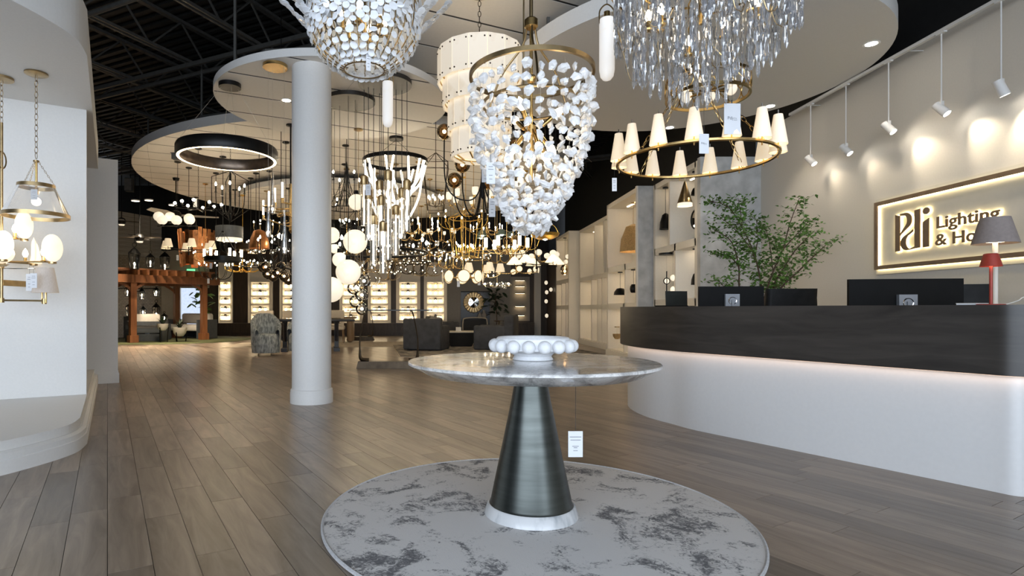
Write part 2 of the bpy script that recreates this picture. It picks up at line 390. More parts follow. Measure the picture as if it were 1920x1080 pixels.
MB().tube([O+G1*-2.2-G2*9+Vector((0, 0, -.3)), O+G1*-2.2+G2*9+Vector((0, 0, -.3))], .035, 8).build('conduit', 'steel_dark', ce)
MB().tube([O+G1*2.6-G2*9+Vector((0, 0, -.25)), O+G1*2.6+G2*9+Vector((0, 0, -.25))], .03, 8).build('conduit', 'steel_dark', ce)

# right-hand wall with the sign; black above
struct('wall_right', MB().box((4.98, 3.05, 1.85), (.16, 11.32, 3.7)), 'cream_paint')
struct('wall_right_upper', MB().box((5.06, 9.7, 4.85), (.16, 25.6, 2.3)), 'black_wall')
struct('wall_right_back', MB().box((5.06, 15.8, 1.85), (.16, 13.6, 3.7)), 'black_wall')
struct('wall_right_return', MB().box((4.44, 8.76, 1.665), (.92, .1, 3.33)), 'plaster_grey')
# black walls
struct('wall_left', MB().box((-13.6, 10, 3), (.2, 26, 6)), 'black_wall')
struct('wall_front', MB().box((-.6, -2.7, 4.9), (11.3, .16, 2.3)).box((-9.9, -2.7, 3), (7.3, .16, 6)), 'black_wall')
BY = 22.5
struct('wall_back', MB().box((-2.9, BY+.7, 4.4), (21, .16, 3.2)), 'black_wall')
struct('wall_back_side', MB().box((5.6, BY+.4, 3), (2.4, .16, 6)), 'black_wall')
BW = lambda u: (u-XP)/FPX*BY
def zb(v): return CH+(YH-v)/FPX*BY
def wallbox(u0, u1, v0, v1, y0=BY, th=.12):
    return MB().box(((BW(u0)+BW(u1))/2, y0+th/2, (zb(v0)+zb(v1))/2), (BW(u1)-BW(u0), th, abs(zb(v0)-zb(v1))))
struct('wall_back_wood', wallbox(388, 842, 470, 628.6, BY+.02), 'wall_wood')
struct('wall_back_grey', wallbox(838, 958, 470, 628.6, BY), 'wall_grey')
struct('wall_back_corner', wallbox(946, 1040, 470, 628.6, BY+.02), 'wall_wood')
struct('wall_back_beige', wallbox(296, 337, 470, 628.6, BY), 'beige_wall')
struct('wall_back_header', wallbox(337, 392, 470, 540, BY), 'beige_wall')
struct('trim_1', wallbox(329, 338, 538, 628.6, BY-.05, .05), 'white_paint')
struct('wall_back_room', MB().box((BW(365)-.25, BY+1.8, 1.2), (2.4, .1, 2.4)), 'blue_room_glow')
# brick wall with pale boards above, along the roof grid
b0 = Vector((BW(300), BY, 0)); b1 = b0-G1*7
wl = struct('wall_left_brick', MB().box((0, 0, 1.5), (7, .15, 3.0)), 'painted_brick', loc=(b0+b1)/2, rot=(0, 0, atan2(G1.y, G1.x)))
meb = MB().box((0, 0, 0), (7, .03, .15)).mesh('board', 'blade_wood', False)
wb = struct('wall_left_boards', MB().box((0, 0, 3.8), (7, .1, 1.6)), 'black_wall', loc=(b0+b1)/2, rot=(0, 0, atan2(G1.y, G1.x)))
for i in range(10): inst('board', meb, wb, (0, -.07, 3.08+i*.158))
meb.materials[0] = pm('board_grey', (.30, .27, .235), .6, var=.15, scale=3, stretch=(1, 1, 8))

# structural column
c0 = Vector((-1.383, 6.296))
t = thing('round_column', 'round white column standing on the wood floor', 'column', (c0.x, c0.y, 0))
MB().lathe([(.212, .12), (.212, 3.66)], 48).build('shaft', 'white_paint', t)
MB().lathe([(.212, .155), (.222, .150), (.227, .14), (.227, .118), (.231, .112), (.231, 0)], 48).build('base', 'white_paint', t)

# display niche on the left: platform, soffit, divider
edge = [(-5.9, 1.9), (-5.2, 1.98), (-4.5, 2.15), (-3.85, 2.42), (-3.3, 2.74), (-2.93, 3.08), (-2.70, 3.42), (-2.59, 3.75), (-2.56, 4.06), (-2.65, 4.34)]
edge = [Vector((x, y, 0)) for x, y in edge]
cur = catmull(edge, 6); S1 = Vector((-4.63, 7.83, 0))
def ofs(path, d):
    out = []
    for i, p in enumerate(path):
        t_ = (path[min(i+1, len(path)-1)]-path[max(i-1, 0)]).normalized(); out.append(p+Vector((t_.y, -t_.x, 0))*d)
    return out
path = cur+[Vector((-2.65, 4.34, 0)).lerp(S1, k/6) for k in range(1, 7)]
back = [S1-EV*3.2, Vector((-9, 3.2, 0)), Vector((-9, 1.9, 0))]
pf = struct('platform_left', MB().prism(ofs(path, -.045)+back, .0, .2), 'white_paint')
def strip(path, offs, name, mat, parent=None):
    """moulding swept along a plan path: list of (offset, z) profile points"""
    rows = [[Vector((p.x, p.y, z)) for p in ofs(path, o)] for o, z in offs]; mb = MB(); n = len(path)
    vs = [v for r in rows for v in r]; fs = []
    for i in range(len(rows)-1):
        for k in range(n-1): fs.append((i*n+k, i*n+k+1, (i+1)*n+k+1, (i+1)*n+k))
    mb.add(vs, fs); return mb
strip(path, [(0, 0), (0, .085), (-.006, .09), (-.006, .125), (-.03, .14), (-.045, .14)], 'b', '').build('baseboard_left', 'white_paint', None, kind='structure', smooth=True, ang=20)
struct('soffit_left', MB().prism(path+back, 2.93, 3.28), 'white_paint')
dv0 = S1.lerp(Vector((-2.65, 4.34, 0)), .655)-EV*.05
struct('wall_niche_back', MB().bar(dv0-EV*4.5+Vector((0, 0, 1.565))+DV*.05, dv0+Vector((0, 0, 1.565))+DV*.05, .1, 2.73), 'white_paint')
s2 = S1+DV*.05
struct('wall_niche_end', MB().bar(s2-EV*5+Vector((0, 0, 1.54)), s2+EV*.235+Vector((0, 0, 1.54)), .1, 3.08), 'white_paint')
struct('baseboard_niche_end', MB().bar(S1-DV*.01+Vector((0, 0, .07)), S1-DV*.01+EV*.25+Vector((0, 0, .07)), .03, .14).bar(S1-DV*.003+Vector((0, 0, .155)), S1-DV*.003+EV*.242+Vector((0, 0, .155)), .02, .03), 'white_paint')

# ------------------------------------------------------------------ ceiling discs
def clip(poly, c, r, n=72):
    out = [Vector((p[0], p[1])) for p in poly]
    for k in range(n):
        a = 2*pi*k/n; nx, ny = cos(a), sin(a); res = []
        f = lambda q: (q.x-c[0])*nx+(q.y-c[1])*ny-r
        for i in range(len(out)):
            p, q = out[i], out[(i+1) % len(out)]; fp, fq = f(p), f(q)
            if fp <= 0: res.append(p)
            if fp*fq < 0: res.append(p+(q-p)*(fp/(fp-fq)))
        out = res
        if len(out) < 3: return []
    return out
DISCS = []
PA = radians(25)
def disc(label, c, r, z, th, step=.62, seam=2.4, off=0, plain=False, gap=.016):
    DISCS.append((c, r, z))
    t = thing('ceiling_disc', label, 'ceiling panel', (c[0], c[1], z))
    n = 96
    MB().lathe([(r-.012, 0), (r, 0), (r, th), (r-.02, th)], n).build('rim', 'white_paint', t)
    if plain:
        MB().lathe([(.001, .0), (r-.012, .0)], n).build('underside', 'white_paint', t)
        MB().lathe([(.001, th-.01), (r-.02, th-.01)], n).build('top_board', 'panel_back', t); return t
    MB().lathe([(.001, .0022), (r-.012, .0022), (r-.012, th), (.001, th)], n).build('backing', 'panel_back', t)
    ux, uy = (cos(PA), sin(PA)), (-sin(PA), cos(PA)); k = int(r/step)+2; j = int(r/seam)+2
    for a in range(-k, k+1):
        for b in range(-j, j+1):
            y0, y1 = a*step+off+gap, (a+1)*step+off-gap; sh = (a % 2)*seam*.0; x0, x1 = b*seam+sh+.0015, (b+1)*seam+sh-.0015
            poly = [(x*ux[0]+y*uy[0], x*ux[1]+y*uy[1]) for x, y in ((x0, y0), (x1, y0), (x1, y1), (x0, y1))]
            pl = clip(poly, (0, 0), r-.012)
            if len(pl) > 2: MB().prism(pl, 0, .004).build('ceiling_panel', 'panel_paint', t, smooth=False)
    return t
d1 = disc('huge panelled ceiling disc at the back over the crowd of chandeliers', (-1.85, 14.4), 5.15, 4.1, .16, .62, 2.4)
d5 = disc('smaller pale disc hung just under the huge back ceiling disc', (-2.6, 15.6), 2.7, 3.86, .12)
d2 = disc('round panelled ceiling disc that the white column rises into', (-1.34, 7.43), 1.46, 3.65, .085, .66, 1.6, .12)
d3 = disc('panelled ceiling disc above the tiered alabaster drum light', (.85, 6.95), 2.05, 4.1, .16, .72, 1.5, .2)
d4 = disc('plain smooth white ceiling disc above the cone shade ring chandelier', (2.78, 6.57), 1.94, 3.65, .17, plain=True)
def top_at(p):
    z = 5.95
    for c, r, zz in DISCS:
        if hypot(p[0]-c[0], p[1]-c[1]) < r-.05: z = min(z, zz)
    return z
# steel hangers over the discs
def hangers(t, r, z0, th, n=8):
    pts = [((r-.25)*cos(2*pi*k/n+.3), (r-.25)*sin(2*pi*k/n+.3), th+.12) for k in range(n)]
    mb = MB()
    for k in range(n): mb.bar(pts[k], pts[(k+1) % n], .06, .06)
    mb.build('hanger_frame', 'steel_dark', t, smooth=False)
    for k in range(0, n, 2):
        p = Vector(pts[k]); MB().bar(p, p+Vector((.0, .0, 5.3-z0-th-.12)), .03, .03).build('hanger_rod', 'steel_dark', t, smooth=False)
hangers(d2, 1.46, 3.65, .085); hangers(d1, 5.15, 4.1, .16, 16); hangers(d3, 2.05, 4.1, .16); hangers(d4, 1.94, 3.65, .17)
for k in range(5): MB().bar((-1+k*.5, .3, .12), (-1+k*.5, .3, .24), .03, .03).build('hanger_rod', 'steel_dark', d5, smooth=False)
def downlight(u, v, z, label, watts=28):
    p = ATZ(u, v, z); t = thing('recessed_downlight', label, 'downlight', p, 0, 'recessed downlights')
    MB().lathe([(.05, -.002), (.072, -.006), (.075, -.001)], 24).build('trim_ring', 'white_paint', t)
    MB().disc((0, 0, -.004), .05, 20, False).build('lens', 'downlight', t)
    l = bpy.data.lights.new('downlight_beam', 'SPOT'); l.energy = watts; l.spot_size = radians(95); l.spot_blend = .6; l.color = (1, .88, .72); l.shadow_soft_size = .05
    o = bpy.data.objects.new('downlight_beam', l); o.location = (0, 0, -.012); o.parent = t; COL.objects.link(o)
downlight(1634, 82, 3.65, 'lit recessed downlight near the right edge of the plain white disc')
downlight(1444, 199, 3.65, 'lit recessed downlight above the rightmost cone shades of the ring')
downlight(1256, 239, 3.65, 'lit recessed downlight at the far left rim of the plain disc')
downlight(537, 188, 3.65, 'recessed downlight left of the column top', 12)

# ------------------------------------------------------------------ rug, pedestal table, bowl
t = thing('round_rug', 'round pale grey rug with dark sketchy tree pattern under the pedestal table', 'rug', (RUGC.x, RUGC.y, 0))
MB().lathe([(.001, .013), (RUGR-.02, .013), (RUGR-.012, .012)], 120).build('pile', 'patterned_rug', t)
mb = MB(); mb.torus((0, 0, .008), RUGR-.007, .0085, 160, 6); mb.build('bound_edge', pm('rug_edge', (.55, .55, .56), .9, var=.15, scale=120, bump=.3), t)
t = thing('pedestal_table', 'round marble-topped table on a dark bronze cone pedestal', 'table', (.4578, 2.825, .0135))
MB().lathe([(.001, .762-.0135), (.60, .762-.0135), (.6035, .7585-.0135), (.6035, .749-.0135), (.515, .703-.0135), (.48, .700-.0135), (.001, .700-.0135)], 160).build('table_top', 'grey_marble', t, ang=25)
MB().lathe([(.10, .688), (.088, .680), (.0815, .660), (.0815, .64), (.095, .56), (.198, .062), (.206, .05)], 96).build('pedestal', 'bronze_green', t, ang=60)
MB().lathe([(.001, .052), (.206, .052), (.2135, .046), (.228, 0), (.001, 0)], 96).build('plinth', pm('white_marble', (.62, .63, .64), .25, scale=14, col2=(.34, .36, .38), thr=(.5, .72), stretch=(1, 1, .35)), t)
TT = Vector((.4578, 2.825, .762))
t = thing('price_tag', 'white price tag on a black cord hanging under the marble table edge', 'tag', P(1079, 857, 2.62))
def tagcard(t, w, h, z=0.0, ink=True, cord=None):
    MB().box((0, 0, z+h/2), (w, .0015, h)).build('card', 'paper', t, smooth=False)
    if ink:
        mb = MB()
        for k, (zz, ww) in enumerate(((.78, .8), (.66, .7), (.42, .45), (.36, .25), (.25, .3))): mb.box((0, -.0012, z+h*zz), (w*ww, .0008, h*.018))
        mb.build('print', 'print_ink', t, smooth=False)
    if cord: MB().tube([(0, 0, z+h), (.001, 0, z+h+cord*.6), (0, 0, z+h+cord)], .0012, 5).build('cord', 'cord', t)
tagcard(t, .066, .118, 0, True, .228)

b = thing('footed_bowl', 'white footed ceramic bowl ringed with balls on the marble table', 'bowl', TT+Vector((.018, .055, 0)))
R0 = .193
MB().lathe([(.001, .004), (.095, .0), (.101, .004), (.092, .020), (.105, .036), (R0-.03, .046), (R0-.012, .054), (R0-.012, .108), (R0-.018, .114), (R0-.026, .108), (R0-.028, .07), (.05, .05), (.001, .045)], 72).build('bowl_body', 'white_ceramic', b)
me = MB().sph((0, 0, 0), .032, 20, 12).mesh('ball', 'white_ceramic')
for k in range(16):
    a = 2*pi*k/16+.13; inst('ball', me, b, ((R0-.001)*cos(a), (R0-.001)*sin(a), .073))

# ------------------------------------------------------------------ reception desk
c1 = Vector((3.165, 3.075, 0))
front = [c1+EV*.9, c1+EV*.5, c1+EV*.16, c1+EV*.05+DV*.015, c1+DV*.06, c1+DV*.18]+[c1+DV*s for s in (.5, 1., 1.5, 2.0)]+[Vector(p) for p in ((2.075, 5.08, 0), (1.985, 5.36, 0), (1.955, 5.65, 0), (1.98, 5.95, 0), (2.07, 6.24, 0), (2.25, 6.48, 0), (2.55, 6.66, 0), (2.95, 6.72, 0), (3.4, 6.74, 0))]
front = catmull(front, 4)
def ring_prism(path, o0, o1, z0, z1):
    a = ofs(path, o0); bb = list(reversed(ofs(path, o1))); return MB().prism([(p.x, p.y) for p in a+bb], z0, z1)
t = thing('reception_desk', 'long curved reception desk, white base with a dark wood upper band', 'desk', (2.6, 4.6, 0))
T0 = Vector((2.6, 4.6, 0)); fl_ = [p-T0 for p in front]
ring_prism(fl_, .0, .62, 0, .655).build('base', pm('desk_white', (.70, .70, .70), .42, var=.015, scale=40), t, ang=30)
ring_prism(fl_, -.075, .70, .655, 1.04).build('counter_band', 'desk_wood', t, ang=30)
strip(fl_, [(-.022, .652), (-.045, .652)], '', '').build('light_strip', 'led_desk', t, label='glowing warm light strip under the band')
ring_prism(fl_, .70, 1.35, .70, .74).build('work_surface', 'desk_wood', t, ang=30)
mb = MB()
for p in (ofs(fl_, 1.28)[k] for k in (14, 24, 34, 44)): mb.box((p.x, p.y, .35), (.06, .06, .7), AD)
mb.build('work_surface_leg', 'black_metal', t, smooth=False)

def monitor(label, u0, u1, vt, Y, tilt=0, group=None):
    p = P((u0+u1)/2, 580, Y); zt = CH+(YH-vt)/FPX*Y; w = (u1-u0)/FPX*Y*1.04; h = w*.56
    t = thing('computer_monitor', label, 'monitor', (p.x, p.y, .74), tilt)
    zt -= .74; m = MB(); m.box((0, 0, zt-h/2), (w, .03, h)); m.build('screen_housing', 'screen_black', t, smooth=False)
    MB().box((0, .018, zt-h/2), (w*.97, .006, h*.95)).build('display', 'screen_black', t, smooth=False)
    MB().box((0, -.032, zt-h*.42), (.12, .034, .12)).build('mount', 'plastic_grey', t, smooth=False)
    MB().torus((0, -.05, zt-h*.42), .032, .004, 20, 5, ax='y').build('mount_ring', 'chrome', t)
    MB().bar((0, -.03, .0), (0, -.03, zt-h*.4), .06, .02).build('stand', 'plastic_grey', t, smooth=False)
    MB().box((0, -.02, .006), (.24, .2, .012)).build('foot', 'plastic_grey', t, smooth=False)
monitor('wide black computer monitor in front of the lit wall sign', 1604, 1787, 523, 4.25, radians(-10))
monitor('black computer monitor seen from behind, left of the green tree trunk', 1315, 1425, 537, 5.2, radians(-8))
p = P(1262, 575, 5.75); t = thing('laptop', 'open dark laptop lid tilted on the left end of the desk', 'laptop', (p.x+.02, p.y, 1.04), radians(8))
MB().box((0, .07, .008), (.24, .2, .014)).build('keyboard_base', 'screen_black', t, smooth=False)
MB().add([(-.115, -.03, .012), (.115, -.03, .012), (.085, -.075, .155), (-.145, -.075, .155), (-.115, -.024, .012), (.115, -.024, .012), (.085, -.069, .155), (-.145, -.069, .155)], [(0, 1, 2, 3), (7, 6, 5, 4), (0, 4, 5, 1), (1, 5, 6, 2), (2, 6, 7, 3), (3, 7, 4, 0)]).build('lid', pm('lid_grey', (.035, .037, .033), .35), t, smooth=False)
def office_chair(label, u, vt, Y, w, rz):
    p = P(u, 580, Y); zt = CH+(YH-vt)/FPX*Y
    t = thing('office_chair', label, 'chair', (p.x, p.y, 0), rz, 'black leather office chairs')
    mb = MB(); rows = []
    for i in range(9):
        f = i/8; z = .5+(zt-.5)*f; ww = w*(.92+.08*sin(pi*min(1, f*1.1))) if f < .93 else w*.93; y = .02+.05*sin(f*2.4)
        rows.append((z, ww, y))
    vs = []; fs = []
    for z, ww, y in rows:
        for k in range(12):
            a = 2*pi*k/12; vs.append((ww/2*(abs(cos(a))**.35)*(1 if cos(a) >= 0 else -1), y+.045*(abs(sin(a))**.6)*(1 if sin(a) >= 0 else -1), z))
    for i in range(8):
        for k in range(12): fs.append((i*12+k, i*12+(k+1) % 12, (i+1)*12+(k+1) % 12, (i+1)*12+k))
    fs += [tuple(reversed(range(12))), tuple(96+k for k in range(12))]
    mb.add(vs, fs).build('backrest', 'leather_black', t, ang=60)
    MB().lathe([(.001, 0), (.24, 0), (.26, .03), (.25, .08), (.001, .09)], 20).build('seat', 'leather_black', t, loc=(0, .28, .43))
    MB().tube([(0, .28, .1), (0, .28, .44)], .03, 10).build('gas_lift', 'black_metal', t)
    for k in range(5):
        a = 2*pi*k/5; g = MB().bar((0, .28, .1), (.29*cos(a), .28+.29*sin(a), .06), .04, .03).build('base_leg', 'black_metal', t, smooth=False)
        MB().sph((.29*cos(a), .28+.29*sin(a), .03), .03, 8, 6).build('caster', 'black_metal', t)
    for s in (-1, 1): MB().tube([(s*w*.5, .05, .62), (s*w*.55, .3, .64), (s*w*.5, .3, .46)], .018, 6).build('armrest', 'black_metal', t)
office_chair('black leather office chair back right of the tree', 1489, 541, 5.45, .50, radians(-6))
office_chair('black office chair partly hidden by the wide monitor', 1800, 533, 4.72, .50, radians(-25))

# two table lamps and a small booklet on the counter
p = P(1858, 568, 3.53); CT = 1.04
t = thing('table_lamp', 'small red metal table lamp with red shade on the dark counter', 'lamp', (p.x, p.y, CT))
MB().lathe([(.001, .008), (.066, .008), (.068, .004), (.068, 0), (.001, 0)], 32).build('base', 'red_metal', t)
MB().tube([(0, 0, .006), (0, 0, .275)], .0085, 10).build('stem', 'red_metal', t)
MB().lathe([(.03, .318), (.036, .314), (.054, .238), (.052, .238), (.034, .31), (.001, .315)], 32).build('shade', 'red_metal', t)
MB().lathe([(.001, .25), (.03, .25), (.03, .244), (.001, .244)], 20).build('diffuser', 'led_warm', t)
p = P(1866, 568, 3.72)
t = thing('table_lamp', 'taller lamp with pale stem and grey tapered shade behind the red lamp', 'lamp', (p.x, p.y, CT))
zs0, zs1 = CH+(580-457)/FPX*3.72-CT, CH+(580-408)/FPX*3.72-CT
MB().lathe([(.001, .012), (.06, .012), (.062, 0), (.001, 0)], 32).build('base', 'cream_paint', t)
MB().tube([(0, 0, .01), (0, 0, zs0+.06)], .014, 12).build('stem', 'cream_paint', t)
MB().lathe([(.075, zs1), (.119, zs0), (.115, zs0), (.072, zs1-.003), (.02, zs1-.003)], 40).build('shade', 'grey_shade', t)
MB().lathe([(.001, zs0+.02), (.06, zs0+.02), (.06, zs0+.012), (.001, zs0+.012)], 20).build('diffuser', 'led_warm', t)
p = P(1840, 568, 3.62); t = thing('booklet', 'thin pale booklet lying beside the red lamp base', 'booklet', (p.x-.03, p.y+.03, CT), .4)
MB().box((0, 0, .007), (.14, .1, .010)).build('pages', 'paper', t, smooth=False); MB().box((0, 0, .0135), (.144, .104, .003)).build('cover', 'cream_paint', t, smooth=False)
p = P(1900, 566, 3.6); t = thing('power_cable', 'loose white power cable curling on the counter beside the red lamp', 'cable', (p.x, p.y, CT))
MB().tube(catmull([(-.1, 0, .004), (-.03, .02, .006), (.03, .0, .03), (.08, .02, .05), (.14, .02, .06)], 6), .003, 6).build('lead', 'white_paint', t)
MB().tube([(.14, .02, .055), (.165, .02, .07)], .009, 8).build('plug', 'white_paint', t)

# ------------------------------------------------------------------ wall sign with halo-lit letters
SX = 4.90
def sy(u): return SX*FPX/(u-XP)
def sz(u, v): return CH+(YH-v)/FPX*sy(u)
t = thing('wall_sign', 'halo-lit company sign with bronze letters inside a bronze frame on the wall', 'sign', (SX, 5.5, 1.8))
def sb(y0, y1, z0, z1, x0, x1, name, mat, **k):
    return MB().box((-(x0+x1)/2, (y0+y1)/2-5.5, (z0+z1)/2-1.8), (abs(x1-x0), abs(y1-y0), abs(z1-z0))).build(name, mat, t, smooth=False, **k)
YL, YR, ZB, ZTp = sy(1648), 4.62, 1.452, 2.195
sb(YL+.02, YR-.02, 1.40, 2.235, 0.0, .02, 'backing_board', 'sign_board')
fw = .042
for nm, a in (('frame_bar', (YL, YR, ZTp-fw, ZTp)), ('frame_bar', (YL, YR, ZB, ZB+fw)), ('frame_bar', (YL, YL-fw, ZB+fw, ZTp-fw)), ('frame_bar', (YR+fw, YR, ZB+fw, ZTp-fw))):
    sb(*a, .040, .055, nm, 'logo_bronze')
for a in ((YL-fw*.95, YR+fw*.95, ZTp-fw*1.0, ZTp-fw*.8), (YL-.01, YR+.01, ZB+.002, ZB+.012), (YL-fw*1.0, YL-fw*.8, ZB+fw, ZTp-fw)):
    sb(*a, .030, .038, 'frame_light', 'led_sign')
def letters(polys, name, y0, z0, s, depth=.03):
    """polys in a unit frame (x to the right of the sign, y up); built facing -X"""
    for pl in polys:
        n = len(pl); q = [(-.0, y0-5.5-x*1.32*s, z0-1.8+y*s) for x, y in pl]
        vs = [(-.044, b, c) for _, b, c in q]+[(-.035, b, c) for _, b, c in q]
        fs = [tuple(range(n)), tuple(reversed(range(n, 2*n)))]+[(i, (i+1) % n, (i+1) % n+n, i+n) for i in range(n)]
        L = MB().add(vs, fs).build(name, 'logo_bronze', t, smooth=False)
def arc(cx, cy, rx, ry, a0, a1, n=14): return [(cx+rx*cos(radians(a0+(a1-a0)*k/n)), cy+ry*sin(radians(a0+(a1-a0)*k/n))) for k in range(n+1)]
def halo(poly, y0, z0, s, grow=.0):
    n = len(poly); vs = [(-.0343, y0-5.5-x*1.32*s, z0-1.8+y*s) for x, y in poly]
    MB().add(vs, [tuple(range(n))]).build('letter_light', 'led_sign', t, smooth=False)
yP, zP, sP = sy(1686), sz(1686, 472), .405
logo = {
 'letter_p': [[(0, 0), (.12, 0), (.12, .93), (.0, .98)], [(.12, .93), (.12, .985)]+arc(.24, .78, .17, .21, 100, -60)+[(.15, .44), (.12, .40), (.12, .46)]+arc(.22, .78, .075, .14, -50, 95)],
 'letter_d': [[(.47, .02), (.60, .03), (.60, 1.02), (.47, 1.0)], [(.47, .02), (.30, .0)]+arc(.30, .2, .17, .2, 260, 130)+[(.40, .49), (.44, .53), (.44, .47)]+arc(.39, .22, .13, .20, 130, 250)+[(.47, .075)]],
 'letter_i': [[(.66, .02), (.80, .02), (.80, .74), (.66, .66)], arc(.735, .93, .075, .085, 0, 340, 18)],
}
for nm, pl in logo.items():
    letters([p_ for p_ in pl if len(p_) > 2], nm, yP, zP, sP*.98)
    for q in pl:
        cx = sum(a for a, b in q)/len(q); cy_ = sum(b for a, b in q)/len(q)
        halo(q, yP, zP, sP*.98)
def text_mesh(body, size, bold=0.0, ext=0.0):
    c = bpy.data.curves.new('lettering', 'FONT'); c.body = body; c.size = size; c.offset = bold; c.extrude = ext; c.resolution_u = 4
    o = bpy.data.objects.new('lettering', c); COL.objects.link(o); dg = bpy.context.evaluated_depsgraph_get(); dg.update()
    me = bpy.data.meshes.new_from_object(o.evaluated_get(dg)); bpy.data.objects.remove(o); bpy.data.curves.remove(c); return me
def fit_text(body, y0, y1, z0, ztop, ref):
    """set the words letter by letter between y0 and y1 on the sign wall"""
    for layer, ext, x, mat, bold in (('lettering', .004, .040, 'logo_bronze', .020), ('lettering_light', .0, .0343, 'led_sign', .018)):
        me = text_mesh(body, 1.0, bold, ext/1.0*.0+ (.5 if ext else 0)); xs = [v.co.x for v in me.vertices]; w = max(xs)-min(xs)
        sx = (y0-y1)/w; szz = (ztop-z0)/ref
        for v in me.vertices:
            a, b_, c_ = v.co; v.co = (-x-c_*2*ext*(1 if ext else 0), (y0-(a-min(xs))*sx)-5.5, z0+b_*szz-1.8)
        me.materials.clear(); me.materials.append(M[mat]); me.flip_normals()
        inst(layer, me, t)
fit_text('Lighting', sy(1764), sy(1884), sz(1764, 428), sz(1764, 406), .73)
fit_text('& Home', sy(1761.5), 4.93, sz(1761, 460.5), sz(1761, 438.8), .73)

# track with six spot heads on long stems
p0, p1 = ATZ(1510, 206, 3.66), None
t = thing('light_track', 'white ceiling light track running above the wall sign', 'track', (4.72, 5.6, 3.625))
MB().box((0, -.6, 0), (.035, 5.4, .03)).build('track_rail', 'white_paint', t, smooth=False)
for k in range(4): MB().box((.08, -2.9+k*1.55, 0), (.2, .008, .008)).build('wall_bracket', 'white_paint', t, smooth=False)
heads = [(1520, 301, False, 'leftmost spot head on the track, a short stub far along the wall'), (1586, 281, False, 'second spot head along the track from the left'), (1666, 240, False, 'third spot head along the track, above the sign left end'), (1765, 205, False, 'fourth spot head along the track, pointing down and left'), (1877, 165, True, 'spot head nearest the camera with its bright lens showing')]
def spot_head(u, v, lit, label, w=70):
    X = 4.72; Y = X*FPX/(u-XP); z = CH+(YH-v)/FPX*Y; top = 3.62
    t = thing('track_spotlight', label, 'spotlight', (X, Y, z), 0, 'spot heads on the wall track')
    MB().box((0, 0, top-z-.01), (.03, .09, .025)).build('adapter', 'white_paint', t, smooth=False)
    MB().tube([(0, 0, .06), (0, 0, top-z-.02)], .006, 8).build('stem', 'white_paint', t)
    MB().box((0, 0, .055), (.03, .03, .04)).build('yoke', 'white_paint', t, smooth=False)
    d = Vector((.30, -.55 if not lit else -.10, -.78)); d.normalize(); q = d.to_track_quat('Z', 'Y').to_euler()
    MB().lathe([(.001, -.075), (.036, -.07), (.038, .07), (.033, .07), (.031, .055)], 24).build('head', 'white_paint', t, (0, 0, 0), q)
    MB().disc((0, 0, .056), .031, 20).build('lens', 'downlight', t, (0, 0, 0), q)
    l = bpy.data.lights.new('spot_beam', 'SPOT'); l.energy = w; l.spot_size = radians(66); l.spot_blend = 1.0; l.color = (1, .86, .66); l.shadow_soft_size = .025
    o = bpy.data.objects.new('spot_beam', l); o.location = d*.075; o.rotation_euler = (-d).to_track_quat('Z', 'Y').to_euler(); o.parent = t; COL.objects.link(o)
for (u, v, lit, lb), wt in zip(heads, (4, 4, 11, 12, 12)): spot_head(u, v, lit, lb, wt)
spot_head(2010, 95, True, 'spot head beyond the right end of the sign, just out of view', 12)

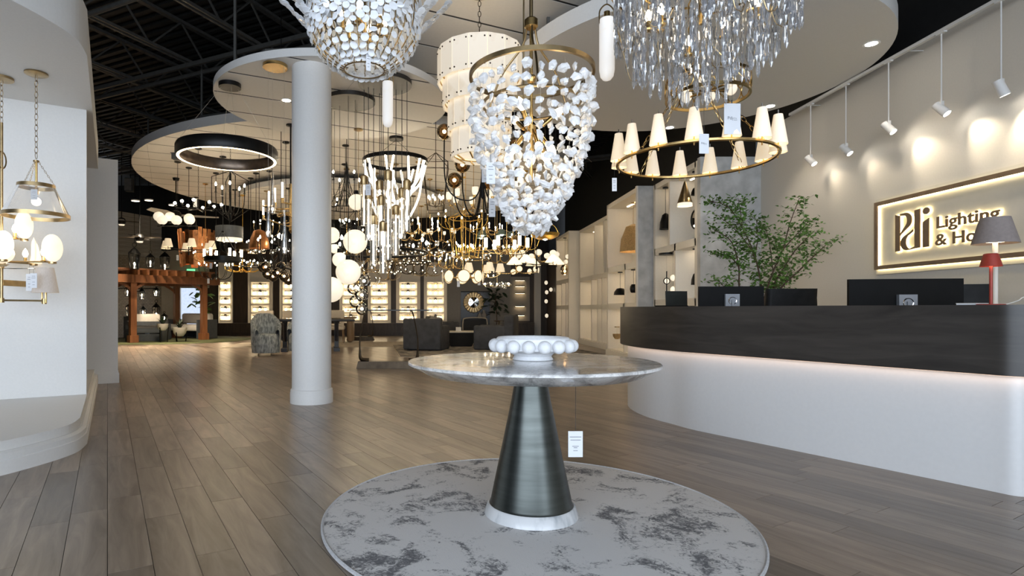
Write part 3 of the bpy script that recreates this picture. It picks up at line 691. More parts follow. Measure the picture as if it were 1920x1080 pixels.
# tree in a tall planter behind the desk
def tree():
    p = P(1441, 580, 6.8); t = thing('potted_tree', 'leafy green indoor tree with thin dark branches against the cream wall', 'tree', (p.x, p.y, 0))
    MB().lathe([(.001, 0), (.17, 0), (.2, .05), (.22, .42), (.205, .42), (.2, .38), (.001, .38)], 28).build('planter', 'slate_frame', t)
    MB().lathe([(.001, .385), (.2, .38)], 20).build('soil', 'soil', t)
    r = random.Random(11); S = 6.8/FPX
    def pt(u, v, dy=0): return Vector(((u-1441)*S, dy, CH+(YH-v)*S))
    stems = [[(1441, 690, 0), (1436, 600, .0), (1430, 540, .02), (1420, 480, .05), (1400, 425, .1), (1375, 385, .12), (1342, 372, .15)],
             [(1441, 690, 0), (1432, 575, 0), (1445, 510, -.05), (1458, 470, -.1), (1470, 420, -.12), (1484, 376, -.15)],
             [(1438, 640, 0), (1455, 540, .05), (1480, 500, .1), (1505, 465, .12), (1538, 432, .12)],
             [(1438, 660, 0), (1448, 560, -.05), (1490, 505, -.12), (1515, 478, -.15), (1540, 455, -.15)],
             [(1441, 690, 0), (1395, 560, .05), (1385, 500, .0), (1365, 455, -.08), (1335, 435, -.1)],
             [(1400, 425, .1), (1395, 395, .08), (1389, 371, .06)],
             [(1430, 540, .02), (1405, 480, -.1), (1372, 440, -.15), (1335, 408, -.15)],
             [(1420, 480, .05), (1430, 440, .1), (1428, 408, .12)],
             [(1458, 470, -.1), (1485, 440, -.1), (1507, 415, -.12)],
             [(1445, 510, -.05), (1452, 455, .1), (1447, 420, .14)],
             [(1395, 560, .05), (1375, 545, .1), (1352, 523, .1)],
             [(1455, 540, .05), (1478, 525, .1), (1500, 500, .16)],
             [(1385, 500, 0), (1372, 480, .05), (1348, 475, .1)],
             [(1448, 560, -.05), (1452, 580, .1), (1475, 545, .14)]]
    mb = MB(); lf = MB()
    for si, s in enumerate(stems):
        pts = catmull([pt(*q) for q in s], 6); n = len(pts); r0 = .013 if s[0][1] > 620 else .006
        mb.tube(pts, [r0*(1-.85*i/n)+.0012 for i in range(n)], 6)
        st = next((i for i, q in enumerate(pts) if q.z > 1.18), n)
        for i in range(st, n):
            for k in range(4):
                a = r.random()*2*pi; L = .04+.11*r.random(); e = pts[i]+Vector((cos(a)*L*1.3, sin(a)*L*.9, (r.random()-.35)*L*1.1))
                mb.tube([pts[i], e], .0012, 3, caps=False)
                for q in range(3):
                    c = pts[i].lerp(e, .5+.28*q); M4 = Matrix.Translation(c) @ Euler((r.uniform(-.9, .9), r.uniform(-.9, .9), r.random()*6.3)).to_matrix().to_4x4() @ Matrix.Scale(r.uniform(.75, 1.2), 4)
                    i0 = len(lf.v); lf.add([(0, 0, 0), (.018, .016, .006), (.052, 0, 0), (.018, -.016, .006)], [(0, 1, 2, 3)]); lf.xf(M4, i0)
    mb.build('branches', 'bark', t); lf.build('foliage', 'leaf', t, smooth=False, kind='stuff')
tree()

# ------------------------------------------------------------------ light fitting library
CA = {}
def cached(key, fn):
    if key not in CA: CA[key] = fn()
    return CA[key]
def m_flame(s, mat='bulb_small'): return cached(('fl', round(s, 2), mat), lambda: MB().lathe([(.001, 0), (.010*s, .004*s), (.017*s, .022*s), (.012*s, .042*s), (.001, .06*s)], 8).mesh('bulb', mat))
def m_round(r, mat='bulb'): return cached(('rb', round(r, 3), mat), lambda: MB().sph((0, 0, 0), r, 10, 7).mesh('bulb', mat))
def m_sleeve(h, r, mat): return cached(('sl', round(h, 2), round(r, 3), mat), lambda: MB().lathe([(.001, 0), (r*1.9, 0), (r*2.1, .008), (r, .014), (r, h), (.001, h)], 8).mesh('candle', mat))
def chain_mb(z0, z1, link=.042, w=.010, r=.0022, x=0, y=0):
    mb = MB(); n = max(1, int((z1-z0)/(link*.78))); st = (z1-z0)/n
    for i in range(n):
        zc = z0+(i+.5)*st; pts = []
        for k in range(8):
            a = 2*pi*k/8; dx = w*cos(a); dz = link/2*sin(a)
            pts.append((x+(dx if i % 2 else 0), y+(0 if i % 2 else dx), zc+dz))
        mb.tube(pts, r, 4, closed=True)
    return mb
def hang(t, metal, z0=0.0, r=.006, chain=False, cr=.065, top=None, link=.042):
    top = (top_at(t.location) if top is None else top)-t.location.z
    MB().lathe([(.001, top), (cr, top), (cr, top-.018), (cr*.5, top-.03), (.001, top-.032)], 20).build('canopy', metal, t)
    if chain: chain_mb(z0, top-.03, link, link*.24, link*.055).build('chain', metal, t)
    else: MB().tube([(0, 0, z0), (0, 0, top-.03)], r, 6).build('rod', metal, t)
def lamp(t, kind, pos, a=0, s=1.0, metal='brass', parent=None):
    """one light source on a fitting: the holder or shade is a part, its bulb a sub-part"""
    x, y, z = pos
    if kind in ('candle', 'candle_white'):
        mat = metal if kind == 'candle' else 'candle_white'
        c = inst('candle', m_sleeve(.10*s, .010*s, mat), t, pos); inst('bulb', m_flame(s), c, (0, 0, .10*s))
    elif kind in ('shade', 'shade_lit', 'cone'):
        r0, r1, h = {'shade': (.05, .085, .15), 'shade_lit': (.034, .072, .245), 'cone': (.03, .13, .12)}[kind]
        mat = 'fabric_shade_lit' if kind != 'cone' else 'fabric_shade'
        me = cached((kind, round(s, 2)), lambda: MB().lathe([(r0*s, h*s), (r1*s, 0), (r1*s-.003, 0), (r0*s-.003, h*s)], 20).mesh('shade', mat))
        ms = cached((kind, 's', round(s, 2), metal), lambda: MB().tube([(0, 0, -.05*s), (0, 0, .06*s)], .006*s, 6).mesh('socket', metal))
        c = inst('shade', me, t, pos); inst('socket', ms, c); inst('bulb', m_flame(s, 'bulb'), c, (0, 0, .06*s))
    elif kind == 'cyl':
        me = cached(('cyl', round(s, 2)), lambda: MB().lathe([(.001, 0), (.028*s, 0), (.028*s, .16*s), (.001, .16*s)], 12).mesh('glass_tube', 'opal_bright'))
        ms = cached(('cyls', round(s, 2), metal), lambda: MB().lathe([(.001, -.03*s), (.02*s, -.03*s), (.02*s, 0), (.001, 0)], 10).mesh('cup', metal))
        c = inst('glass_tube', me, t, pos); inst('cup', ms, c)
    elif kind == 'cup':
        me = cached(('cup', round(s, 2)), lambda: MB().lathe([(.001, 0), (.04*s, .005), (.052*s, .05*s), (.05*s, .125*s), (.044*s, .125*s), (.001, .11*s)], 14).mesh('glass_cup', 'opal'))
        ms = cached(('cups', round(s, 2), metal), lambda: MB().lathe([(.001, -.04*s), (.022*s, -.03*s), (.026*s, 0), (.001, 0)], 10).mesh('holder', metal))
        c = inst('glass_cup', me, t, pos); inst('holder', ms, c)
    elif kind == 'globe':
        me = cached(('globe', round(s, 2)), lambda: MB().sph((0, 0, .08*s), .08*s, 18, 12, .93).mesh('glass_globe', 'opal'))
        ms = cached(('globes', round(s, 2), metal), lambda: MB().lathe([(.001, -.02*s), (.025*s, -.02*s), (.025*s, .01*s), (.001, .01*s)], 10).mesh('holder', metal))
        c = inst('glass_globe', me, t, pos); inst('holder', ms, c)
    elif kind in ('clear', 'amber', 'smoke'):
        mat = {'clear': 'clear_glass', 'amber': 'amber_glass', 'smoke': 'smoke_glass'}[kind]
        me = cached((kind, round(s, 2)), lambda: MB().sph((0, 0, 0), .08*s, 18, 12).mesh('glass_globe', mat))
        ms = cached((kind, 's', round(s, 2), metal), lambda: MB().lathe([(.001, -.085*s), (.022*s, -.085*s), (.014*s, -.03*s), (.001, -.03*s)], 10).mesh('socket', metal))
        c = inst('glass_globe', me, t, pos); inst('socket', ms, c); inst('bulb', m_round(.020*s, 'bulb'), c)
    elif kind == 'disc':
        me = cached(('disc', round(s, 2)), lambda: MB().lathe([(.001, .012), (.07*s, .01), (.085*s, 0), (.07*s, -.01), (.001, -.012)], 20).mesh('stone_disc', 'alabaster_disc'))
        ms = cached(('discs', round(s, 2), metal), lambda: MB().torus((0, 0, 0), .086*s, .005*s, 20, 5).mesh('disc_rim', metal))
        c = inst('stone_disc', me, t, pos, (pi/2, 0, a+pi/2)); inst('disc_rim', ms, c)
    elif kind == 'dome':
        me = cached(('dome', round(s, 2)), lambda: MB().lathe([(.012*s, .11*s), (.05*s, .10*s), (.075*s, .05*s), (.08*s, 0), (.076*s, 0), (.06*s, .06*s)], 16).mesh('shade', 'green_shade'))
        c = inst('shade', me, t, pos); inst('bulb', m_round(.035*s, 'bulb'), c, (0, 0, .015*s))
def mtag(t, x, y, z, w=.05, h=.11, rz=0, cord=.08):
    c = MB().box((0, 0, 0), (w, .0015, h)).build('price_tag', 'paper', t, (x, y, z), (0, 0, rz), smooth=False)
    MB().tube([(0, 0, h/2), (0, 0, h/2+cord)], .001, 4).build('cord', 'cord', c)
    mb = MB()
    for zz, ww in ((.3, .5), (.18, .6), (-.1, .4), (-.28, .35)): mb.box((0, -.0012, h*zz), (w*ww, .0006, h*.02))
    mb.build('print', 'print_ink', c, smooth=False)
    return c
def arms(label, u, v, Y, w, n, kind, metal, h=.34, style='s', s=1.0, chain=False, name='arm_chandelier', two=0, cat='chandelier', group=None, tg=False, a0=0.0, rr=.006):
    p = P(u, v, Y); R = w/2*Y/FPX; t = thing(name, label, cat, p, a0, group)
    if style == 'u':   pts = [(0, 0, -h*.35), (R*.35, 0, -h*.62), (R*.8, 0, -h*.45), (R, 0, -h*.02), (R, 0, h*.12)]; zc = h*.12
    elif style == 's': pts = [(0, 0, -h*.1), (R*.3, 0, -h*.4), (R*.7, 0, -h*.38), (R*.97, 0, -h*.2), (R, 0, -h*.06)]; zc = -h*.06
    elif style == 'straight': pts = [(0, 0, -h*.1), (R*.5, 0, -h*.1), (R, 0, -h*.1), (R, 0, -h*.02)]; zc = -h*.02
    elif style == 'swoop': pts = [(0, 0, h*.5), (R*.2, 0, -h*.1), (R*.6, 0, -h*.5), (R*.95, 0, -h*.3), (R, 0, 0)]; zc = 0
    else: pts = [(0, 0, h*.3), (R*.5, 0, h*.45), (R, 0, h*.2), (R, 0, -h*.1)]; zc = -h*.1
    me = MB().tube(catmull(pts, 5) if style not in ('straight',) else pts, rr, 6).mesh('arm', metal)
    MB().lathe([(.001, -h*.5), (.014, -h*.47), (.022, -h*.38), (.012, -h*.3), (.012, h*.3), (.022, h*.36), (.001, h*.42)], 10).build('column', metal, t)
    for k in range(n):
        a = 2*pi*k/n; inst('arm', me, t, rot=(0, 0, a)); lamp(t, kind, (R*cos(a), R*sin(a), zc), a, s, metal)
    for k in range(two):
        a = 2*pi*(k+.5)/two; inst('arm', me, t, (0, 0, h*.42), (0, 0, a), .6); lamp(t, kind, (R*.6*cos(a), R*.6*sin(a), zc*.6+h*.42), a, s, metal)
    hang(t, metal, h*.4, chain=chain)
    if tg: mtag(t, R*.6*cos(4.3-a0), R*.6*sin(4.3-a0), -h*.75, rz=-a0)
    return t
def ring(label, u, v, Y, w, n, kind, metal, h=.5, tube=.012, s=1.0, name='ring_chandelier', band=0.0, group=None, tg=False, susp=4, a0=.2):
    p = P(u, v, Y); R = w/2*Y/FPX; t = thing(name, label, 'chandelier', p, a0, group)
    if band: MB().lathe([(R-.006, -band/2), (R, -band/2), (R, band/2), (R-.006, band/2), (R-.006, -band/2)], 48).build('hoop', metal, t)
    else: MB().torus((0, 0, 0), R, tube, 48, 6).build('hoop', metal, t)
    me = MB().tube([(R, 0, 0), (.02, 0, h)], .005, 5).mesh('suspension_rod', metal)
    for k in range(susp): inst('suspension_rod', me, t, rot=(0, 0, 2*pi*k/susp+.4))
    MB().lathe([(.001, h-.02), (.03, h-.02), (.03, h+.02), (.001, h+.02)], 12).build('hub', metal, t)
    for k in range(n):
        a = 2*pi*k/n; lamp(t, kind, (R*cos(a), R*sin(a), max(tube, band/2)), a, s, metal)
    hang(t, metal, h)
    if tg: mtag(t, R*cos(4.4-a0), R*sin(4.4-a0), -.16, rz=-a0)
    return t
def cage(label, u, v, Y, w, hp, n, metal, nc=5, flare=.78, name='lantern_chandelier', kind='candle', tg=False, a0=.5, bt=.010):
    S = Y/FPX; p = P(u, v, Y); R = w/2*S; h = hp*S; t = thing(name, label, 'lantern', p, a0)
    for nm, z, rr in (('bottom_frame', -h/2, R*flare), ('top_frame', h/2, R)):
        mb = MB(); q = [(rr*cos(2*pi*k/n), rr*sin(2*pi*k/n), z) for k in range(n)]
        for k in range(n): mb.bar(q[k], q[(k+1) % n], bt, bt)
        mb.build(nm, metal, t, smooth=False)
    for k in range(n):
        a = 2*pi*k/n; MB().bar((R*flare*cos(a), R*flare*sin(a), -h/2), (R*cos(a), R*sin(a), h/2), bt, bt).build('corner_post', metal, t, smooth=False)
        MB().bar((R*cos(a), R*sin(a), h/2), (.012*cos(a), .012*sin(a), h*.75), bt*.8, bt*.8).build('roof_bar', metal, t, smooth=False)
    MB().tube([(0, 0, -h*.42), (0, 0, h*.75)], .007, 6).build('center_stem', metal, t)
    for k in range(nc):
        a = 2*pi*k/nc; rr = R*.42; MB().tube([(0, 0, -h*.4), (rr*cos(a), rr*sin(a), -h*.36)], .005, 5).build('arm', metal, t)
        lamp(t, kind, (rr*cos(a), rr*sin(a), -h*.36), a, 1.0, metal)
    hang(t, metal, h*.75)
    if tg: mtag(t, 0, -R, -h*.6, rz=-a0)
    return t

# ------------------------------------------------------------------ hero fittings
def scatter(t, name, mb, mats, mat, field, limit=300, smooth=False):
    """mats: list of (priority, 4x4); the first `limit` by priority are parts, the rest one joined part"""
    mats = sorted(mats, key=lambda q: q[0]); me = mb.mesh(name, mat, smooth)
    for _, M4 in mats[:limit]:
        o = inst(name, me, t); o.matrix_basis = M4
    if len(mats) > limit:
        j = MB()
        for _, M4 in mats[limit:]:
            i0 = len(j.v); j.add(mb.v, mb.f); j.xf(M4, i0)
        j.build(field, mat, t, smooth=smooth, kind='stuff')
def TR(loc, d=None, roll=0.0, s=1.0):
    m4 = Matrix.Translation(loc)
    if d is not None: m4 = m4 @ Vector(d).to_track_quat('Z', 'Y').to_matrix().to_4x4()
    return m4 @ Matrix.Rotation(roll, 4, 'Z') @ Matrix.Diagonal((s, s, s, 1)) if not hasattr(s, '__len__') else m4 @ Matrix.Rotation(roll, 4, 'Z') @ Matrix.Diagonal((*s, 1))

def pearl_chandelier():
    Y = 3.4; S = Y/FPX; p = P(683, 30, Y); t = thing('pearl_disc_chandelier', 'bowl-shaped chandelier of white pearly discs on brass twigs, at the top edge', 'chandelier', p)
    r = random.Random(5); prof = [(96, -45), (101, -10), (104, 25), (103, 55), (94, 82), (77, 106), (56, 123), (38, 132)]
    mats = []; tw = MB(); N = 27
    for k in range(N):
        a = 2*pi*k/N+.05; e = Vector((cos(a), sin(a), 0))
        pts = catmull([e*(q*S)+Vector((0, 0, (30-y)*S)) for q, y in prof], 4)
        tw.tube(pts, .0034, 4)
        L = 0; side = 1
        for i in range(1, len(pts)):
            L += (pts[i]-pts[i-1]).length
            if L > (.021 if pts[i].z > -.17 else .033):
                L = 0; side = -side; tn = (pts[i]-pts[i-1]).normalized(); sd = Vector((-sin(a), cos(a), 0))*side
                c = pts[i]+sd*.021+e*.004; nrm = (e*1.0+tn.cross(sd)*.1+Vector((r.uniform(-.45, .45), r.uniform(-.45, .45), r.uniform(-.2, .35)))).normalized()
                if pts[i].z < -.17: nrm = (e*.8+Vector((r.uniform(-.5, .5), r.uniform(-.5, .5), r.uniform(-.1, .3)))).normalized()
                mats.append((c.y+c.z*.2, TR(c, nrm, 0, r.uniform(.82, 1.12))))
    for k in range(13):
        a = 2*pi*k/13+.2; e = Vector((cos(a), sin(a), 0))
        pts = catmull([e*(q*S)+Vector((0, 0, (30-y)*S)) for q, y in ((88, 75), (104, 52), (126, 28), (148, 6), (160, -8))], 4); tw.tube(pts, .003, 4)
        for i in range(2, len(pts)):
            for sd in (-1, 1):
                c = pts[i]+Vector((-sin(a), cos(a), 0))*sd*.02; mats.append((c.y, TR(c, (e*.4+Vector((r.uniform(-.3, .3), r.uniform(-.3, .3), -.9))), 0, r.uniform(.85, 1.1))))
    tw.build('twigs', 'brass_old', t, kind='stuff')
    scatter(t, 'pearl_disc', MB().lathe([(.001, .0012), (.0225, .0012), (.0238, 0), (.0225, -.0012), (.001, -.0012)], 12), mats, 'pearl', 'pearl_discs')
    MB().torus((0, 0, .09), .30, .006, 40, 6).build('upper_ring', 'brass_old', t); MB().torus((0, 0, -.322), .118, .004, 28, 6).build('lower_ring', 'brass_old', t)
    MB().tube([(0, 0, -.15), (0, 0, .4)], .012, 8).build('stem', 'brass_old', t)
    for k in range(6):
        a = 2*pi*k/6+.4; c = inst('socket', m_sleeve(.06, .010, 'brass'), t, (.13*cos(a), .13*sin(a), -.10)); inst('bulb', m_flame(1.0, 'bulb'), c, (0, 0, .06))
        MB().tube([(0, 0, -.12), (.13*cos(a), .13*sin(a), -.10)], .005, 5).build('arm', 'brass_old', t)
    hang(t, 'brass_old', .4, .008, top=5.95)
    c = mtag(t, .045, -.17, -.345, .028, .10, .5, .05)
pearl_chandelier()

def quartz_chandelier():
    Y = 3.4; S = Y/FPX; p = P(996, 141, Y); t = thing('quartz_chandelier', 'tapered chandelier of white rock quartz strands hung from a brass hoop', 'chandelier', p)
    R = .363; r = random.Random(9)
    MB().lathe([(R-.012, -.012), (R+.004, -.012), (R+.004, .014), (R-.012, .014), (R-.012, -.012)], 72).build('hoop', 'brass_old', t)
    MB().torus((0, 0, -.17), .285, .009, 48, 8).build('lower_hoop', 'brass_old', t)
    mats = []; wires = MB(); N = 31
    prof = [(R-.02, -.03), (R-.012, -.2), (R-.03, -.38), (R-.09, -.56), (R-.165, -.72), (R-.25, -.86), (R-.30, -.93)]
    for k in range(N):
        a = 2*pi*k/N+.03; e = Vector((cos(a), sin(a), 0)); en = len(prof) if k % 2 else len(prof)-1
        pts = catmull([e*q+Vector((0, 0, z)) for q, z in prof[:en]], 10); wires.tube(pts[::5]+[pts[-1]], .0008, 3, caps=False)
        L = r.random()*.04; i = 1
        while i < len(pts):
            L += (pts[i]-pts[i-1]).length
            if L > .057:
                L = r.uniform(-.022, .022); c = pts[i]; mats.append((c.y, TR(c+Vector((r.uniform(-.008, .008), r.uniform(-.008, .008), 0)), (r.uniform(-1, 1), r.uniform(-1, 1), 1), r.random()*6.3, (r.uniform(.75, 1.55), r.uniform(.40, .85), r.uniform(.75, 1.3)))))
            i += 1
    wires.build('strand_wires', 'wire', t, kind='stuff')
    rr = random.Random(4); st = MB(); pr = []
    rings = [(-.024, .008), (-.016, .019), (.002, .024), (.016, .017), (.022, .006)]; vs = []; fs = []; n = 6
    for z, q in rings:
        for k in range(n): a = 2*pi*k/n+z*9; w = q*rr.uniform(.6, 1.35); vs.append((w*cos(a), w*sin(a), z+rr.uniform(-.007, .007)))
    for i in range(4):
        for k in range(n): fs.append((i*n+k, i*n+(k+1) % n, (i+1)*n+(k+1) % n, (i+1)*n+k))
    fs += [tuple(reversed(range(n))), tuple(4*n+k for k in range(n))]; st.add(vs, fs)
    scatter(t, 'quartz_stone', st, mats, 'quartz', 'quartz_stones')
    MB().tube([(0, 0, -.62), (0, 0, .32)], .010, 10).build('stem', 'brass', t)
    MB().lathe([(.001, .335), (.03, .335), (.04, .325), (.04, .285), (.03, .275), (.001, .275)], 24).build('hub', 'brass', t)
    MB().lathe([(.001, -.005), (.026, -.005), (.03, -.02), (.02, -.045), (.001, -.05)], 16).build('collar', 'brass', t)
    MB().lathe([(.001, -.30), (.028, -.30), (.028, -.36), (.001, -.36)], 16).build('lamp_hub', 'brass', t)
    for k in range(3):
        a = 2*pi*k/3+.5; e = Vector((cos(a), sin(a), 0))
        MB().tube(catmull([e*.03+Vector((0, 0, .28)), e*.06+Vector((0, 0, .18)), e*.19+Vector((0, 0, .04)), e*.285+Vector((0, 0, -.17))], 8), .0065, 8).build('support_arm', 'brass_old', t)
    for k in range(9):
        a = 2*pi*k/9; e = Vector((cos(a), sin(a), 0)); up = (k % 3 == 0); d = (e*.7+Vector((0, 0, .6 if up else -.9))).normalized(); q = Vector((0, 0, -.33))+e*.03
        c = MB().tube([(0, 0, 0), (0, 0, .085)], .013, 10).build('socket', 'brass', t, q+d*.05, d.to_track_quat('Z', 'Y').to_euler())
        MB().tube([q, q+d*.06], .006, 6).build('lamp_arm', 'brass', t); inst('bulb', m_flame(1.45, 'bulb'), c, (0, 0, .08))
    top = 5.95-p.z
    MB().tube([(0, 0, .33), (0, 0, top)], .011, 10).build('rod', 'brass_old', t); MB().lathe([(.001, top), (.08, top), (.08, top-.03), (.001, top-.03)], 24).build('canopy', 'brass_old', t)
    MB().tube([(-.035, .06, -.2), (-.035, .06, top)], .005, 6).build('power_cable', 'brass_old', t)
    mtag(t, -.255, -.17, -.62, .05, .12, .1, .1)
quartz_chandelier()

def crystal_chandelier():
    Y = 3.0; S = Y/FPX; p = P(1315, 10, Y); t = thing('crystal_chandelier', 'wide chandelier dripping with clear crystal drops above the cone shade ring', 'chandelier', p)
    r = random.Random(21); mats = []; sw = MB()
    base = MB(); vs = [(0, 0, .030)]; n = 6
    for z, q in ((.012, .0075), (-.045, .0105)):
        for k in range(n): vs.append((q*cos(2*pi*k/n), q*sin(2*pi*k/n), z))
    vs.append((0, 0, -.075)); fs = [(0, 1+k, 1+(k+1) % n) for k in range(n)]+[(1+k, 7+k, 7+(k+1) % n, 1+(k+1) % n) for k in range(n)]+[(7+k, 13, 7+(k+1) % n) for k in range(n)]
    base.add(vs, fs)
    wires = MB()
    for k in range(185):
        rr = .452*sqrt(r.uniform(.06, 1)) if k > 76 else .452*r.uniform(.86, 1.0); a = r.random()*2*pi; f = rr/.452
        zb = (10-(196-118*f**2.3+r.uniform(-26, 14)))*S; z = .10; x, y = rr*cos(a), rr*sin(a)
        L = r.uniform(.088, .108); z = zb+.075
        wires.tube([(x, y, zb+.07), (x, y, .22)], .0008, 3, caps=False)
        while z < .12:
            mats.append((y-.3*(z < zb+.2), TR((x+r.uniform(-.004, .004), y+r.uniform(-.004, .004), z), None, r.random()*6, (r.uniform(.85, 1.15), r.uniform(.85, 1.15), r.uniform(.8, 1.12))))); z += L
    scatter(t, 'crystal_drop', base, mats, 'crystal', 'crystal_drops')
    wires.build('hanging_wires', 'wire', t, kind='stuff')
    for k in range(18):
        a = 2*pi*k/18; b = a+.34+.1*r.random(); R1, R2 = r.uniform(.25, .46), r.uniform(.25, .46); A = Vector((R1*cos(a), R1*sin(a), .03-r.random()*.12)); B = Vector((R2*cos(b), R2*sin(b), .05-r.random()*.12)); C = (A+B)/2-Vector((0, 0, r.uniform(.12, .26)))
        pts = catmull([A, A.lerp(C, .6)-Vector((0, 0, .05)), C, B.lerp(C, .6)-Vector((0, 0, .05)), B], 8)
        MB().tube(pts, [.0028 if i % 2 else .0016 for i in range(len(pts))], 5).build('bead_chain', 'brass_old', t)
    for R_, z in ((.46, .16), (.30, .14)): MB().torus((0, 0, z), R_, .007, 48, 6).build('frame_ring', 'brass', t)
    MB().tube([(0, 0, -.1), (0, 0, .35)], .012, 8).build('stem', 'brass', t)
    for k in range(9):
        a = 2*pi*k/9; q = (.26*cos(a), .26*sin(a), -.03-(k % 3)*.06); c = inst('socket', m_sleeve(.05, .011, 'brass'), t, q); inst('bulb', m_flame(1.1, 'bulb'), c, (0, 0, .05))
        MB().tube([(0, 0, .14), (q[0], q[1], .14), q], .004, 5).build('arm', 'brass', t)
    for k in range(3):
        a = 2*pi*k/3; MB().tube([(.3*cos(a), .3*sin(a), .14), (0, 0, .35)], .005, 5).build('suspension_rod', 'brass', t)
    hang(t, 'brass', .35, .008, top=5.95)
crystal_chandelier()

def alabaster_drum():
    Y = 5.6; S = Y/FPX; p = P(899, 180, Y); t = thing('alabaster_tier_chandelier', 'tall drum light of four stepped tiers of veined alabaster slabs', 'chandelier', p)
    tiers = [(76, 97, 158), (67, 138, 200), (58, 183, 250), (51, 233, 297)]
    for ti, (rp, y0, y1) in enumerate(tiers):
        R = rp*S; z0, z1 = (180-y1)*S, (180-y0)*S; n = 15; W_ = 2*R*math.tan(pi/n)*.992
        me = MB().box((0, 0, (z0+z1)/2), (.016, W_, z1-z0)).mesh('alabaster_slab', 'alabaster', False); bolt = cached('bolt', lambda: MB().sph((0, 0, 0), .008, 8, 6).mesh('bolt', 'dark_bronze'))
        for k in range(n):
            a = 2*pi*k/n+ti*.11; e = (R*cos(a), R*sin(a)); s_ = inst('alabaster_slab', me, t, (*e, 0), (0, 0, a))
            for sgn in (-1, 1):
                inst('bolt', bolt, s_, (.010, sgn*W_*.36, z1-.035)); inst('bolt', bolt, s_, (.010, sgn*W_*.36, z0+.035))
        for z in (z0+.035, z1-.035): MB().torus((0, 0, z), R-.014, .006, 48, 6).build('inner_hoop', 'brass', t)
        for k in range(8):
            a = 2*pi*k/8+.3; MB().bar(((R-.02)*cos(a), (R-.02)*sin(a), z0+.03), ((R-.11)*cos(a), (R-.11)*sin(a), z0-.03), .012, .012).build('bracket', 'brass', t, smooth=False)
    for k in range(6):
        z = (180-115-k*30)*S; c = inst('bulb', m_round(.03, 'bulb'), t, (0.03*(-1)**k, 0, z))
    MB().tube([(0, 0, -.55), (0, 0, .5)], .012, 8).build('stem', 'brass', t)
    MB().lathe([(.001, (180-296)*S+.04), (tiers[3][0]*S-.03, (180-296)*S+.04)], 40).build('diffuser', 'opal', t)
    for k in range(3):
        a = 2*pi*k/3; MB().tube([(tiers[0][0]*S*.97*cos(a), tiers[0][0]*S*.97*sin(a), (180-105)*S), (0, 0, (180-105)*S+.0)], .006, 5).build('spider_arm', 'brass', t)
    hang(t, 'dark_bronze', .42, chain=True, cr=.105, link=.06)
    mtag(t, .02, -.42, -.86, .06, .15, .1, .2); mtag(t, .09, -.35, -1.15, .06, .17, .1, .2)
alabaster_drum()

# ring chandelier with cone shades
def cone_ring():
    Y = 3.9; t = ring('large brass hoop chandelier carrying fifteen pale cone shades', 1302, 301, Y, 276, 15, 'shade_lit', 'brass', .62, .012, .76, a0=.1, susp=0)
    S = Y/FPX; R = 138*S
    for k in range(4):
        a = 2*pi*k/4+.35; A = Vector((R*cos(a), R*sin(a), 0)); B = Vector((.02*cos(a), .02*sin(a), .62)); d = B-A; mb = chain_mb(0, d.length, .06, .010, .0026); mb.xf(Matrix.Translation(A) @ d.to_track_quat('Z', 'Y').to_matrix().to_4x4()); mb.build('suspension_chain', 'brass', t)
    fin = cached('finial', lambda: MB().tube([(0, 0, .18), (0, 0, .215)], .004, 6).mesh('finial', 'chrome'))
    for k in range(15): a = 2*pi*k/15; inst('finial', fin, t, (R*cos(a), R*sin(a), .013))
    for (u, v0, v1, yy, w) in ((1373, 194, 252, 3.35, .098), (1320, 251, 288, 3.35, .058)):
        q = P(u, (v0+v1)/2, yy)-t.location; q.rotate(Euler((0, 0, -.1))); h = (v1-v0)/FPX*yy
        c = MB().box((0, 0, 0), (w, .002, h)).build('price_tag', 'paper', t, q, (0, 0, -.05), smooth=False)
        MB().tube([(0, 0, h/2), (0, 0, h/2+.25)], .0012, 5).build('cord', 'cord', c)
        for body, x0, z0, s_ in (('Pdi', -.30*w, -.02*h, .26*w), ('Lighting', -.02*w, .01*h, .09*w), ('& Home', -.02*w, -.05*h, .09*w)):
            me = text_mesh(body, s_, .0)
            for vv in me.vertices: x, y, z = vv.co; vv.co = (x+x0, -.0018, y+z0)
            me.materials.clear(); me.materials.append(M['print_ink']); inst('print', me, c)
cone_ring()
mtag(thing('price_tag', 'white price tag hanging below the left end of the cone shade hoop', 'tag', P(1152, 346, 3.9)), 0, 0, 0, .032, .09, 0, .12)

def ogee_drum():
    Y = 5.0; S = Y/FPX; p = P(1326, 166, Y); t = thing('ogee_ring_light', 'brass drum fitting with looped sides showing under the crystal drops', 'chandelier', p)
    R = 72*S; h = .15
    for z, nm in ((-h/2, 'lower_hoop'), (h/2, 'upper_hoop')): MB().lathe([(R-.008, z-.012), (R+.008, z-.012), (R+.008, z+.012), (R-.008, z+.012), (R-.008, z-.012)], 56).build(nm, 'brass', t)
    me = MB().torus((0, 0, 0), h*.46, .0055, 18, 5, 1.0, 'x').mesh('loop', 'brass')
    for k in range(15): a = 2*pi*k/15; inst('loop', me, t, (R*cos(a), R*sin(a), 0), (0, 0, a))
    ms = cached('ogs', lambda: MB().sph((0, 0, 0), .05, 14, 10, 1.15).mesh('glass_shade', 'opal'))
    for k in range(6):
        a = 2*pi*k/6; q = (R*.62*cos(a), R*.62*sin(a), 0); inst('glass_shade', ms, t, q); MB().tube([(0, 0, -.02), (q[0]*.8, q[1]*.8, -.02)], .009, 6).build('arm', 'brass', t)
    MB().tube([(0, 0, -.05), (0, 0, .45)], .011, 8).build('stem', 'brass', t)
    for k in range(3): a = 2*pi*k/3; MB().tube([(R*cos(a), R*sin(a), h/2), (0, 0, .42)], .005, 5).build('suspension_rod', 'brass', t)
    hang(t, 'brass', .45)
ogee_drum()

